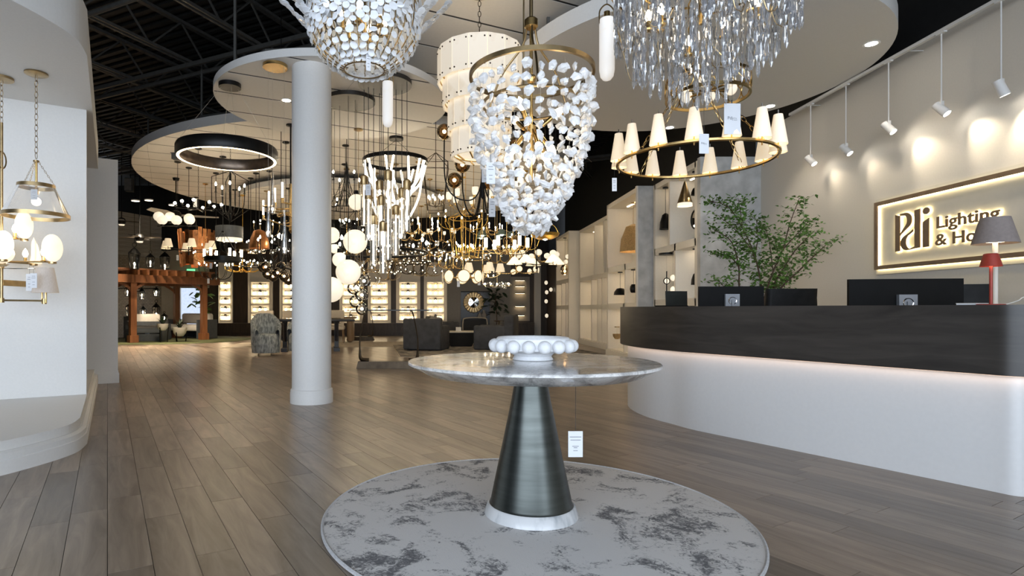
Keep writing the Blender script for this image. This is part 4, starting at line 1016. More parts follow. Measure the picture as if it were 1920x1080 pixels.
def led_ring():
    Y = 6.72; S = Y/FPX; p = P(427, 289, Y); t = thing('led_ring_pendant', 'black hoop pendant glowing along its lower inner edge', 'pendant light', p)
    R = 89*S
    MB().lathe([(R-.035, -.065), (R, -.065), (R+.012, -.03), (R+.012, .05), (R, .075), (R-.03, .075)], 80).build('hoop', 'black_metal', t)
    MB().lathe([(R-.03, .075), (R-.05, .06), (R-.055, -.03), (R-.035, -.065)], 80).build('inner_face', pm('inner_bronze', (.16, .12, .09), .3, .8, var=.2), t)
    MB().lathe([(R-.036, -.066), (R-.008, -.068), (R-.006, -.064)], 80).build('light_strip', 'led_warm', t)
    q = ATZ(431, 157, 3.65)-p
    MB().lathe([(.001, 0), (.125, 0), (.125, -.05), (.001, -.05)], 32).build('canopy', 'black_metal', t, q)
    for k in range(4):
        a = 2*pi*k/4+.5; MB().tube([(q.x+.09*cos(a), q.y+.09*sin(a), q.z-.05), ((R-.01)*cos(a), (R-.01)*sin(a), .075)], .0016, 4).build('cable', 'wire', t)
led_ring()

def led_swag():
    Y = 8.6; S = Y/FPX; p = P(741, 303, Y); t = thing('led_swag_chandelier', 'black hoop chandelier with glowing white tubes swagging below it', 'chandelier', p)
    R = 61*S; MB().lathe([(R-.02, -.028), (R, -.028), (R, .028), (R-.02, .028), (R-.02, -.028)], 64).build('hoop', 'black_metal', t)
    for k in range(9):
        a = 2*pi*k/9+.3; b = a+1.15+.5*(k % 3); A = Vector((R*.97*cos(a), R*.97*sin(a), -.02)); B = Vector((R*.97*cos(b), R*.97*sin(b), -.02)); d = .48+.13*(k % 4); C = (A+B)/2*.55-Vector((0, 0, d))
        pts = catmull([A, A.lerp(C, .45)+A*.12-Vector((0, 0, d*.12)), C, B.lerp(C, .45)+B*.12-Vector((0, 0, d*.12)), B], 8); MB().tube(pts, .017, 8).build('glowing_tube', 'led_tube', t)
    top = 3.65-p.z
    MB().lathe([(.001, top), (.11, top), (.11, top-.04), (.001, top-.04)], 28).build('canopy', 'black_metal', t, (0, .2, 0))
    for k in range(3): a = 2*pi*k/3+.6; MB().tube([(0, .2, top-.04), (R*cos(a), R*sin(a), .028)], .003, 4).build('cable', 'cord', t)
led_swag()

def tube_cluster():
    q = ATZ(722, 153, 3.65); Y = q.y; S = Y/FPX; t = thing('glass_tube_pendant_cluster', 'cluster of clear glass tube pendants dropping from a round black canopy', 'pendant light', q)
    MB().lathe([(.001, 0), (50*S, 0), (50*S, -.05), (.001, -.05)], 48).build('canopy', pm('canopy_grey', (.05, .047, .043), .4, .5), t)
    r = random.Random(2)
    me = MB().lathe([(.001, -.12), (.043, -.12), (.046, -.115), (.046, -.02), (.02, 0), (.001, 0)], 14).mesh('socket', 'brass_old')
    mg = MB().lathe([(.040, -.12), (.040, -.60), (.001, -.605)], 16).mesh('glass_tube', 'clear_glass'); mc = MB().lathe([(.001, -.12), (.010, -.12), (.010, -.58), (.001, -.58)], 10).mesh('glowing_core', 'led_tube')
    for u, v in ((680, 328), (708, 337), (731, 318), (764, 336), (752, 352), (741, 384), (699, 402), (720, 414), (690, 354), (714, 366), (727, 446-55)):
        x = (u-722)*S; ym = sqrt(max(.0, .30**2-x*x)); y = r.uniform(-ym, ym)*.9; z = CH+(YH-v)/FPX*(Y+y)-3.65
        c = inst('socket', me, t, (x, y, z)); inst('glass_tube', mg, c); inst('glowing_core', mc, c)
        MB().tube([(x, y, z), (x, y, -.05)], .004, 5).build('cable', 'cord', t)
    mtag(t, -.16, -.3, CH+(YH-366)/FPX*Y-3.65, .06, .12)
tube_cluster()

def globe_cluster():
    q = ATZ(657, 186, 3.65); Y = q.y; S = Y/FPX; t = thing('opal_globe_cluster', 'cluster of big white glowing globes hanging beside the column', 'pendant light', q)
    MB().lathe([(.001, 0), (46*S, 0), (46*S, -.05), (.001, -.05)], 40).build('canopy', M['canopy_grey'], t)
    for u, v, rp, dy in ((666, 453, 22.5, -.1), (653, 510, 23.5, -.25), (637, 487, 14, .1), (620, 543, 24, .0), (622, 441, 15, .2), (627, 466, 9, .28), (668, 379, 15, .25)):
        yy = Y+dy; s_ = yy/FPX; x = (u-XP)*s_-q.x; z = CH+(YH-v)*s_-3.65; R = rp*s_
        c = MB().sph((0, 0, 0), R, 28, 18).build('glass_globe', 'opal', t, (x, dy, z)); MB().lathe([(.001, R+.05), (.03, R+.045), (.035, R-.01), (.001, R-.01)], 12).build('cap', 'black_metal', c)
        MB().tube([(x, dy, z+R+.04), (x, dy, -.05)], .003, 5).build('cable', 'cord', t)
globe_cluster()

def drops():
    q = ATZ(516, 122, 3.65); Y = q.y; S = Y/FPX; t = thing('glass_drop_pendants', 'three clear glass drop pendants on thin wires from a round gold canopy', 'pendant light', q)
    MB().lathe([(.001, 0), (.13, 0), (.13, -.035), (.001, -.035)], 36).build('canopy', 'brass', t)
    for u, vt, vb, dy in ((503, 362, 447, 0), (511, 322, 403, .06), (533, 394, 478, -.05)):
        yy = Y+dy; s_ = yy/FPX; x = (u-XP)*s_-q.x; z1 = CH+(YH-vt)*s_-3.65; z0 = CH+(YH-vb)*s_-3.65; h = z1-z0
        c = MB().lathe([(.012, 0), (.012, -.05), (.018, -h*.5), (.030, -h*.85), (.024, -h*.97), (.001, -h)], 14).build('glass_drop', 'clear_glass', t, (x, dy, z1)); inst('bulb', m_round(.014, 'bulb'), c, (0, 0, -h*.86))
        MB().tube([(x, dy, z1), (x, dy, -.03)], .0013, 4).build('cable', 'wire', t)
drops()

def stone_pendant(label, u, v0, v1, Y, rp, capv):
    S = Y/FPX; p = P(u, v1, Y); h = (v1-v0)*S; R = rp*S; t = thing('alabaster_cylinder_pendant', label, 'pendant light', p)
    MB().lathe([(.001, 0), (R*.5, .008), (R*.85, .03), (R, .07), (R, h-.008), (R*.94, h), (.001, h)], 28).build('stone_cylinder', 'alabaster_white', t)
    MB().lathe([(.001, h), (R*.4, h), (R*.4, h+.05), (.001, h+.05)], 16).build('cap', 'brass', t)
    a = h+.02; hh = (v0-capv)*S
    MB().tube(catmull([(-R*.95, 0, h-.03), (-R*.95, 0, h+hh*.55), (0, 0, h+hh), (R*.95, 0, h+hh*.55), (R*.95, 0, h-.03)], 8), .005, 6).build('bail', 'brass_old', t)
    MB().tube([(0, 0, h+hh), (0, 0, top_at(p)-p.z)], .0025, 5).build('cable', 'cord', t)
stone_pendant('slim white alabaster cylinder pendant hanging below the pearly disc chandelier', 727, 154, 239, 5.5, 10, 136)
stone_pendant('larger alabaster cylinder pendant at the left side of the crystal drops', 1138, 36, 152, 3.9, 14, 8)

def amber_arms():
    Y = 7.4; S = Y/FPX; p = P(905, 330, Y); t = thing('amber_globe_chandelier', 'black chandelier with looping arms ending in amber glass globes', 'chandelier', p)
    for k, (rr, zt, zd) in enumerate(((72, 70, -40), (48, 2, -70), (56, -16, -72), (70, 55, -45), (48, 5, -66), (60, -10, -70))):
        a = radians([182, 215, 160, 20, 300, 75][k]); e = Vector((cos(a), sin(a), 0)); R = rr*S
        pts = catmull([Vector((0, 0, 40*S)), e*R*.06+Vector((0, 0, -20*S)), e*R*.30+Vector((0, 0, (zd-5)*S)), e*R*.75+Vector((0, 0, (zd+2)*S)), e*R*.98+Vector((0, 0, (zd+35)*S)), e*R+Vector((0, 0, zt*S))], 7)
        MB().tube(pts, .009, 7).build('arm', 'black_metal', t)
        lamp(t, 'amber', (R*cos(a), R*sin(a), zt*S+.085), a, 1.25, 'brass')
    MB().lathe([(.001, -.3), (.02, -.28), (.02, .3), (.001, .32)], 12).build('column', 'black_metal', t)
    hang(t, 'black_metal', .3)
amber_arms()

# ------------------------------------------------------------------ fittings in the left niche
def glass_cone():
    q = ATZ(68, 137, 2.93); Y = q.y; S = Y/FPX; t = thing('glass_cone_pendant', 'clear seeded glass cone pendant with brass rims on a long chain', 'pendant light', q)
    z = lambda v: CH+(YH-v)*S-2.93
    MB().lathe([(.001, 0), (.082, 0), (.084, -.012), (.06, -.022), (.001, -.022)], 32).build('canopy', 'brass_old', t)
    chain_mb(z(297), -.02, .055, .013, .0026).build('chain', 'brass_old', t)
    MB().tube([(0, 0, z(372)), (0, 0, z(300))], .009, 10).build('stem', 'brass', t)
    MB().lathe([(.001, z(301)), (.022, z(301)), (.022, z(304)), (.001, z(304))], 16).build('stem_cap', 'brass_old', t)
    r0, r1 = .128, .232
    MB().lathe([(r0, z(349)), (r1, z(402))], 56).build('glass_shade', 'seeded_glass', t)
    MB().lathe([(r0-.006, z(353)), (r0+.006, z(353)), (r0+.004, z(346)), (r0-.006, z(346)), (r0-.006, z(353))], 48).build('upper_rim', 'brass_old', t)
    MB().lathe([(r1-.006, z(408)), (r1+.004, z(408)), (r1+.004, z(401)), (r1-.006, z(401)), (r1-.006, z(408))], 56).build('lower_rim', 'brass_old', t)
    for k in range(3):
        a = 2*pi*k/3+.5; A = Vector((r0*cos(a), r0*sin(a), z(347))); B = Vector((.015*cos(a), .015*sin(a), z(303))); d = B-A; mb = chain_mb(0, d.length, .024, .006, .0014); mb.xf(Matrix.Translation(A) @ d.to_track_quat('Z', 'Y').to_matrix().to_4x4()); mb.build('support_chain', 'brass_old', t)
    c = MB().lathe([(.001, z(364)), (.016, z(364)), (.016, z(352)), (.001, z(352))], 12).build('socket', 'brass', t); inst('bulb', m_round(.034, 'bulb'), c, (0, 0, z(378)))
    mtag(t, .06, -.11, z(370), .05, .085, .1, .03)
glass_cone()
def disc_chandelier():
    q = ATZ(4, 150, 2.93); Y = q.y-.05; S = Y/FPX; p = P(3, 470, Y); t = thing('stone_disc_chandelier', 'brass chandelier with glowing oval stone discs, cut by the left edge', 'chandelier', p)
    top = 2.93-p.z; MB().lathe([(.001, top), (.085, top), (.085, top-.02), (.001, top-.025)], 28).build('canopy', 'brass_old', t)
    chain_mb((470-230)*S, top-.02, .055, .013, .0026).build('chain', 'brass_old', t)
    MB().tube([(0, 0, -.12), (0, 0, (470-230)*S)], .011, 10).build('stem', 'brass_old', t)
    MB().torus((0, 0, (470-300)*S), .05, .006, 24, 6, 1.4, 'x').build('loop', 'brass_old', t)
    md = MB().lathe([(.001, .018), (.07, .016), (.105, 0), (.07, -.014), (.001, -.016)], 28).mesh('stone_disc', 'alabaster_disc')
    for k, (R, z, a) in enumerate(((.40, -.09, 0.08), (.40, -.09, 2.2), (.40, -.09, 4.3), (.17, .10, .15), (.17, .10, 3.3), (.26, -.09, 1.2), (.26, -.09, 5.4))):
        e = Vector((cos(a), sin(a), 0)); MB().tube([(0, 0, z), e*R+Vector((0, 0, z))], .007, 8).build('arm', 'brass_old', t)
        c = inst('stone_disc', md, t, e*(R-.0)+Vector((0, 0, z+.115)), (pi/2, 0, a+pi/2-.5), (.75, 1.1, 1) if k != 0 else (.85, 1.1, 1)); MB().lathe([(.001, -.02), (.03, -.015), (.03, .0), (.001, .002)], 12).build('seat', 'brass_old', t, e*R+Vector((0, 0, z)))
        s2_ = inst('socket', m_sleeve(.05, .012, 'brass'), t, e*(R-.07)+Vector((0, 0, z))); inst('bulb', m_flame(1.3, 'bulb'), s2_, (0, 0, .05))
    MB().sph((0, 0, -.03), .125, 24, 16, .72).build('stone_bowl', 'alabaster_disc', t, (.03, -.10, .0))
    MB().lathe([(.001, -.14), (.06, -.135), (.09, -.12), (.001, -.115)], 20).build('bowl_seat', 'brass', t, (.03, -.10, .0))
    mtag(t, .30, -.05, -.25, .055, .12, 0, .08)
disc_chandelier()
def swing_sconce():
    Y = 4.85; S = Y/FPX; p = P(3, 530, Y); t = thing('swing_arm_sconce', 'antique brass swing arm lamp with small grey pleated shade in the niche', 'wall lamp', p)
    MB().tube([(0, 0, -37*S), (0, 0, 33*S)], .012, 10).build('post', 'brass_old', t)
    for z in (31, -33): MB().lathe([(.001, z*S-.02), (.02, z*S-.02), (.02, z*S+.02), (.001, z*S+.02)], 14).build('knuckle', 'brass_old', t)
    MB().bar((0, 0, -33*S), (80*S, .0, -34*S), .016, .016).build('lower_arm', 'brass_old', t, smooth=False)
    MB().tube([(0, 0, 27*S), (64*S, 0, 26*S)], .004, 6).build('upper_arm', 'chrome', t)
    MB().bar((0, 0, 0), (0, .48, 0), .03, .05).build('wall_bracket', 'brass_old', t, smooth=False)
    for x in (76, 83): MB().tube([(x*S, 0, -38*S), (x*S, 0, 10*S)], .008, 8).build('lamp_post', 'brass', t)
    MB().tube([(80*S, 0, -40*S), (80*S, 0, -30*S)], .018, 10).build('elbow', 'brass_old', t)
    MB().lathe([(14*S, 28*S), (22*S, -19*S), (21.6*S, -19*S), (13.6*S, 28*S)], 32).build('shade', 'silk_grey', t, (82*S, 0, 0))
    inst('bulb', m_flame(1.2, 'bulb'), t, (82*S, 0, 0)); mtag(t, 62*S, -.06, 0, .06, .14, 0, .1)
swing_sconce()
def small_sconce():
    p = P(68, 478, 5.35); t = thing('fabric_wall_shade', 'small beige tapered shade showing behind the oval stone disc', 'wall lamp', p)
    MB().lathe([(.035, .11), (.06, -.08), (.057, -.08), (.032, .11)], 24).build('shade', 'fabric_shade', t); MB().tube([(0, 0, -.12), (0, 0, .1)], .006, 8).build('stem', 'brass_old', t); MB().bar((0, 0, -.1), (0, .12, -.1), .012, .012).build('wall_arm', 'brass_old', t, smooth=False)
small_sconce()

# ------------------------------------------------------------------ white cubby shelving along the right wall
def shelving(label, X, Y0, Y1, H, rows, name='display_shelving', depth=.55, back='shelf_paint', th=.09, end=True):
    """rows: list of (z of the shelf underneath, [divider Y positions]) ; open front faces -X"""
    t = thing(name, label, 'shelving', (X, Y0, 0)); D = depth
    for y in (Y0, Y1): MB().box((D/2, y-Y0, H/2), (D, th, H)).build('side_panel', 'shelf_paint', t, smooth=False)
    MB().box((D/2, (Y1-Y0)/2, H-th/2), (D, Y1-Y0, th)).build('top_panel', 'shelf_paint', t, smooth=False)
    if back: MB().box((D-.01, (Y1-Y0)/2, H/2), (.02, Y1-Y0, H)).build('back_panel', back, t, smooth=False)
    zs = [r[0] for r in rows]+[H-th]
    for i, (z, dv) in enumerate(rows):
        MB().box((D/2, (Y1-Y0)/2, z-.06), (D, Y1-Y0, .12)).build('shelf', 'shelf_paint', t, smooth=False)
        for y in dv: MB().box((D/2, y-Y0, (z+zs[i+1])/2), (D, .06, zs[i+1]-z)).build('divider', 'shelf_paint', t, smooth=False)
    for i, (z, dv) in enumerate(rows):
        zt_ = zs[i+1]-(.12 if i < len(rows)-1 else 0)-.005; ys = [Y0+.05]+list(dv)+[Y1-.05]
        for a_, b_ in zip(ys, ys[1:]):
            if b_-a_ > .25: MB().box((D*.62, (a_+b_)/2-Y0, zt_), (.035, (b_-a_)*.7, .008)).build('light_strip', 'shelf_fill_led', t, smooth=False)  # unseen strips, added to brighten the inside of each cubby
    MB().box((-.02, (Y1-Y0)/2, .07), (.04, Y1-Y0, .14)).build('toe_board', 'shelf_paint', t, smooth=False)
    return t
shelving('white cubby shelving unit holding the woven rattan pendant', 3.72, 10.75, 12.6, 3.3, [(.16, [11.5]), (1.14, [11.42]), (1.92, [])])
t = thing('textured_end_panel', 'grey textured end panel of the white cubby shelving', 'panel', (3.98, 10.66, 0)); MB().box((.2, 0, 1.65), (.98, .06, 3.3)).build('panel', 'plaster_grey', t, smooth=False); MB().box((-.3+.01, .0, 1.65), (.03, .065, 3.3)).build('edge_strip', 'shelf_paint', t, smooth=False)
shelving('white cubby shelving unit in the middle of the right wall', 4.25, 14.4, 17.2, 3.38, [(.16, [14.9, 15.3, 15.9]), (1.14, [14.9, 15.3, 15.9]), (1.95, [14.75, 15.6])])
shelving('far white cubby shelving unit with the brown globe pendant', 3.94, 17.33, 19.1, 3.38, [(.16, [17.7, 18.3]), (1.14, [17.7, 18.3]), (1.95, [])])
shelving('last white cubby shelving unit next to the dark back corner', 4.2, 19.22, 20.2, 2.95, [(.16, [19.6]), (1.14, [19.6]), (1.95, [])])
t = shelving('open white shelving frame between the grey panels, holding the brass cone pendant', 3.98, 8.86, 10.56, 3.3, [(1.19, [9.65]), (2.12, [9.88])], depth=.5, back=None)

def dome_pendant(label, u, v, Y, w, h, mat, name='dome_pendant', top=None, kind='dome', lit='bulb', rod=.004):
    S = Y/FPX; p = P(u, v, Y); R = w/2*S; H = h*S; t = thing(name, label, 'pendant light', p)
    pr = {'dome': [(.02, H), (R*.55, H*.9), (R*.9, H*.45), (R, 0), (R-.006, 0), (R*.85, H*.42), (R*.5, H*.84)], 'cone': [(R*.10, H), (R, 0), (R-.005, 0), (R*.08, H-.01)],
          'bowl': [(.001, 0), (R*.5, H*.05), (R*.9, H*.5), (R, H), (R-.008, H), (R*.85, H*.52), (R*.45, H*.1)], 'globe': [(R*.55, H), (R*.9, H*.75), (R, H*.45), (R*.85, H*.12), (R*.6, 0), (R*.57, 0), (R*.95, H*.45)]}[kind]
    MB().lathe(pr, 28).build('shade', mat, t)
    if lit: c = inst('bulb', m_round(min(.05, R*.3), lit), t, (0, 0, H*.35))
    zt = (top if top else top_at(p))-p.z
    MB().tube([(0, 0, H*.9), (0, 0, zt)], rod, 5).build('rod', 'brass_old' if mat in ('rattan', 'brass_old', 'gold_leaf') else 'cord', t)
    MB().lathe([(.001, zt), (.05, zt), (.05, zt-.02), (.001, zt-.02)], 16).build('canopy', 'brass_old' if mat in ('rattan', 'brass_old', 'gold_leaf') else 'black_metal', t)
    return t
pm('bulb_soft', (1, .95, .85), .3, emit=(1.0, .82, .55), es=24)
dome_pendant('woven rattan dome pendant in the tall cubby', 1188, 472, 11.75, 50, 52, 'rattan', 'rattan_pendant', 3.2, 'dome', 'bulb_soft')
tt = dome_pendant('brass cone pendant with a frosted lower band', 1284, 381, 9.25, 27, 41, 'brass_old', 'cone_pendant', 3.2, 'cone', 'bulb_soft')
MB().lathe([(.112, 0), (.116, -.05), (.108, -.05)], 28).build('frosted_band', 'opal', tt)
dome_pendant('half-hidden black dome pendant with white inside, upper open shelf', 1248, 430, 10.3, 22, 30, 'black_metal', 'dome_pendant', 3.2, 'dome', 'bulb_soft')
dome_pendant('small black dome pendant at the upper right of the open shelf', 1304, 366, 9.1, 16, 14, 'black_metal', 'dome_pendant', 3.2, 'dome', 'bulb_soft')
dome_pendant('dark dome pendant low in the open shelf beside the laptop', 1305, 534, 9.1, 18, 22, 'black_metal', 'dome_pendant', 1.98, 'dome', 'bulb_soft')
dome_pendant('black dome pendant in the middle row left cubby', 1163, 553, 11.75, 24, 13, 'black_metal', 'dome_pendant', 1.78, 'dome', 'bulb_soft')
dome_pendant('black and white globe pendant in the middle row right cubby', 1188, 549, 11.0, 14, 16, 'black_metal', 'dome_pendant', 1.78, 'globe', 'bulb_soft')
dome_pendant('brown rounded glass pendant in the far cubby', 1059, 515, 18.2, 17, 18, 'smoke_glass', 'globe_pendant', 3.28, 'globe', 'bulb_soft')
dome_pendant('tan woven bowl tilted on the lowest cubby shelf', 1157, 636, 11.9, 16, 10, 'rattan', 'woven_bowl', .66, 'bowl', None)
for nm, u, v in (('upper', 1064, 481), ('lower', 1061, 491)):
    Yq = 18.4; p = P(u, v, Yq); t = thing('small_globe_pendant', 'tiny white globe pendant, the %s of two in the far cubby' % nm, 'pendant light', p)
    MB().sph((0, 0, 0), .07, 14, 10).build('globe', 'opal', t); MB().tube([(0, 0, .07), (0, 0, 3.28-p.z)], .006, 5).build('rod', 'cord', t)
def halo_stick():
    Y = 9.9; S = Y/FPX; p = P(1250, 527, Y); t = thing('disc_stick_light', 'thin black stick light with one round glowing disc on the open shelf', 'pendant light', p)
    MB().tube([(0, 0, -.22), (0, 0, .17)], .010, 8).build('stick', 'black_metal', t); MB().torus((0, 0, 0), .05, .010, 24, 6, 1, 'y').build('disc_rim', 'black_metal', t)
    MB().lathe([(.001, .006), (.046, .006), (.046, -.006), (.001, -.006)], 20).build('disc', 'opal', t, rot=(pi/2, 0, 0))
    MB().tube([(0, 0, .17), (0, 0, 1.98-p.z)], .002, 4).build('cable', 'wire', t); MB().lathe([(.001, 1.985-p.z), (.13, 1.985-p.z), (.13, 1.95-p.z), (.001, 1.95-p.z)], 24).build('canopy', 'black_metal', t)
    for k, v in enumerate((521, 543)):
        q = P(1262, v, 9.7); g = thing('small_globe_pendant', 'little glowing globe beside the stick light, %s one' % ('upper', 'lower')[k], 'pendant light', q)
        MB().sph((0, 0, 0), .045, 14, 10, 1.2).build('globe', 'opal', g); MB().tube([(0, 0, .04), (0, 0, 1.98-q.z)], .003, 4).build('cable', 'wire', g)
halo_stick()
t = thing('round_shelf_mirror', 'round black framed mirror at the right of the open shelf', 'mirror', P(1304, 411, 9.0)); MB().torus((0, 0, 0), .14, .018, 32, 6, 1, 'x').build('frame', 'black_metal', t); MB().lathe([(.001, .004), (.135, .004), (.135, -.004), (.001, -.004)], 28).build('glass', 'mirror', t, rot=(0, pi/2, 0))
MB().tube([(0, 0, .14), (0, 0, 3.2-t.location.z)], .003, 4).build('hanging_wire', 'wire', t)

# ------------------------------------------------------------------ back wall: plinth, lit display boards with vanity lights
def plinth(label, u0, u1, v0, v1, y):
    Yf = y; x0, x1 = (u0-XP)/FPX*Yf, (u1-XP)/FPX*Yf; z1 = CH+(YH-v0)/FPX*Yf
    t = thing('wood_plinth', label, 'plinth', ((x0+x1)/2, Yf+.22, 0)); MB().box((0, 0, .06), (x1-x0-.06, .36, .12)).build('kick_base', 'wall_wood', t, smooth=False)
    n = max(1, int((x1-x0)/1.4)); w = (x1-x0)/n
    for k in range(n): MB().box((x0-(x0+x1)/2+(k+.5)*w, 0, (z1+.12)/2), (w-.008, .44, z1-.12)).build('drawer_front', 'wall_wood', t, smooth=False)
    return t
plinth('dark wood plinth under the two left display boards', 389, 560, 606, 628, BY-.5)
plinth('dark wood plinth under the four right display boards', 628, 842, 606, 628, BY-.5)
plinth('dark wood cabinet under the far right lit board', 948, 1002, 605, 628, BY-.5)
rown = ['top row', 'second row', 'third row', 'fourth row', 'bottom row']
def vanity(bn, rw, x, z, w, style, metal):
    t = thing('vanity_light', 'three-light vanity fitting, %s of %s' % (rw, bn), 'wall lamp', (x, BY-.085, z), 0, 'vanity lights on the display boards')
    MB().lathe([(.001, 0), (.055, 0), (.055, -.02), (.001, -.02)], 16).build('backplate', metal, t, (0, 0, .045), (pi/2, 0, 0)); MB().tube([(-w/2, -.05, .05), (w/2, -.05, .05)], .011, 6).build('bar', metal, t)
    for k in (-1, 0, 1):
        if style == 0: me = cached('v0', lambda: MB().lathe([(.03, .02), (.045, -.07), (.001, -.075)], 12).mesh('glass_shade', 'opal_vanity'))
        elif style == 1: me = cached('v1', lambda: MB().sph((0, 0, -.04), .055, 12, 8).mesh('glass_shade', 'opal_vanity'))
        elif style == 2: me = cached('v2', lambda: MB().lathe([(.02, .02), (.06, -.06), (.001, -.062)], 12).mesh('glass_shade', 'opal_vanity'))
        else: me = cached('v3', lambda: MB().lathe([(.001, .02), (.04, .02), (.04, -.09), (.001, -.09)], 12).mesh('glass_shade', 'opal_vanity'))
        inst('glass_shade', me, t, (k*w*.42, -.05, .0))
        MB().tube([(k*w*.42, -.05, .05), (k*w*.42, -.05, .015)], .016, 8).build('socket', metal, t)
boards = [(411, 437, 'the display board nearest the pergola'), (466, 512, 'the display board behind the grey dining chair'), (525, 571, 'the display board half hidden by the column'), (637, 681, 'the display board behind the glass bubble pendants'),
          (690, 733, 'the display board left of the dark armchair'), (743, 788, 'the display board straight above the dark armchair'), (795, 838, 'the display board beside the grey wall')]
rv = random.Random(31)
for bi, (u0, u1, bn) in enumerate(boards):
    x0, x1 = BW(u0), BW(u1); zb0, zt0 = zb(606), zb(492)
    t = thing('display_board', 'cream lit board, '+bn, 'display board', ((x0+x1)/2, BY-.02, zb0), 0, 'lit display boards'); w = x1-x0; h = zt0-zb0
    MB().box((0, 0, h/2), (w, .05, h)).build('board', 'shelf_paint', t, smooth=False)
    for s_ in (-1, 1): MB().box((s_*(w/2-.02), -.04, h/2), (.04, .06, h)).build('side_trim', 'shelf_paint', t, smooth=False)
    rows = [(535, 0), (548, 1), (563, 2), (579, 3), (594, 4)]
    for v, k in rows:
        z = zb(v)-zb0; hh = .26
        mb = MB()
        for zz in (z-hh/2, z+hh/2): mb.box((0, -.045, zz), (w*.74, .04, .018))
        for s_ in (-1, 1): mb.box((s_*w*.37, -.045, z), (.018, .04, hh))
        mb.build('tray_frame', 'shelf_paint', t, smooth=False)
        vanity(bn, rown[k], (x0+x1)/2, zb(v), w*.55, rv.randrange(4), ('black_metal', 'brass', 'dark_bronze')[rv.randrange(3)])
# far right lit board with picture lights
t = thing('display_board', 'grey lit board with picture lights near the dark back corner', 'display board', (BW(974), BY-.02, zb(602)), 0, 'lit display boards')
w, h = BW(993)-BW(955), zb(519)-zb(602); MB().box((0, 0, h/2), (w, .05, h)).build('board', 'wall_grey', t, smooth=False)
for v, k in ((527, 0), (538, 1), (551, 2), (575, 3), (592, 4)):
    q = thing('picture_light', 'slim picture light, %s of the grey lit board' % rown[k], 'wall lamp', (BW(974), BY-.1, zb(v)), 0, 'picture lights'); MB().box((0, -.03, .03), (.36, .05, .04)).build('shade', 'black_metal', q, smooth=False); MB().box((0, -.03, .006), (.34, .04, .008)).build('light_strip', 'led_warm', q, smooth=False); MB().bar((0, .06, .03), (0, -.03, .03), .02, .02).build('bracket', 'black_metal', q, smooth=False)
struct('trim_2', wallbox(1001, 1013, 470, 628, BY-.12, .1), 'cream_paint')
struct('wall_right_wood', MB().box((4.32, 21.4, 1.45), (.1, 2.2, 2.9)), 'wall_wood')
for k, (u, v) in enumerate(((1024, 530), (1025, 548), (1024, 565), (1033, 543), (1025, 592))):
    q = thing('globe_wall_light', ('top', 'second', 'third', 'right-hand', 'lowest')[k]+' small globe light on the dark wood corner wall', 'wall lamp', P(u, v, 21.3)+Vector((.0, 0, 0)), 0, 'corner wall globes'); MB().sph((0, 0, 0), .065, 12, 8, 1.2).build('globe', 'opal', q); MB().lathe([(.001, -.02), (.03, -.02), (.03, .1), (.001, .1)], 10).build('backplate', 'black_metal', q, rot=(0, pi/2, 0))

# fireplace corner: black panel, petal mirror, console, plant
t = thing('black_wall_panel', 'tall black panel behind the petal framed mirror', 'panel', (BW(891), BY-.03, 0)); MB().box((0, 0, zb(546)/2), (BW(918)-BW(864), .05, zb(546))).build('panel', 'grey_stone_dark', t, smooth=False); MB().box((0, -.03, zb(546)-.02), (BW(918)-BW(864), .02, .04)).build('top_trim', 'black_paint', t, smooth=False)
t = thing('petal_mirror', 'round mirror framed by bronze petals on the black panel', 'mirror', (BW(888), BY-.09, zb(567)))
R = 20*BY/FPX
MB().lathe([(.001, 0), (R*.5, 0), (R*.5, .02), (.001, .03)], 32).build('glass', 'mirror', t, (0, -.03, 0), (pi/2, 0, 0))
me = MB().lathe([(.001, -R*.06), (R*.10, -R*.05), (R*.17, R*.2), (R*.16, R*.42), (.001, R*.52)], 8).mesh('petal', 'brass_old')
for k in range(20): a = 2*pi*k/20; inst('petal', me, t, (R*.5*cos(a), 0, R*.5*sin(a)), (0, pi/2-a, 0), (1, .25, 1))
t = thing('arched_console', 'black console with a pale arched outline below the petal mirror', 'console', (BW(889), BY-.35, 0)); z1 = zb(596); hw = (BW(911)-BW(867))/2
MB().tube(catmull([(-hw, -.2, 0), (-hw, -.2, z1-.15), (-hw+.12, -.2, z1), (hw-.12, -.2, z1), (hw, -.2, z1-.15), (hw, -.2, 0)], 6), .022, 8).build('arch_outline', 'linen', t); MB().box((0, 0, z1/2-.02), (2*hw-.05, .36, z1-.06)).build('carcass', 'black_paint', t, smooth=False)
for k, (u, hh) in enumerate(((906, .32), (899, .24))):
    q = thing('ceramic_vase', ('taller', 'shorter')[k]+' slim vase on the arched console', 'vase', (BW(u), BY-.4, z1-.015)); MB().lathe([(.001, 0), (.07, 0), (.10, hh*.35), (.04, hh*.8), (.05, hh), (.04, hh), (.03, hh*.8)], 14).build('body', 'wall_grey', q)
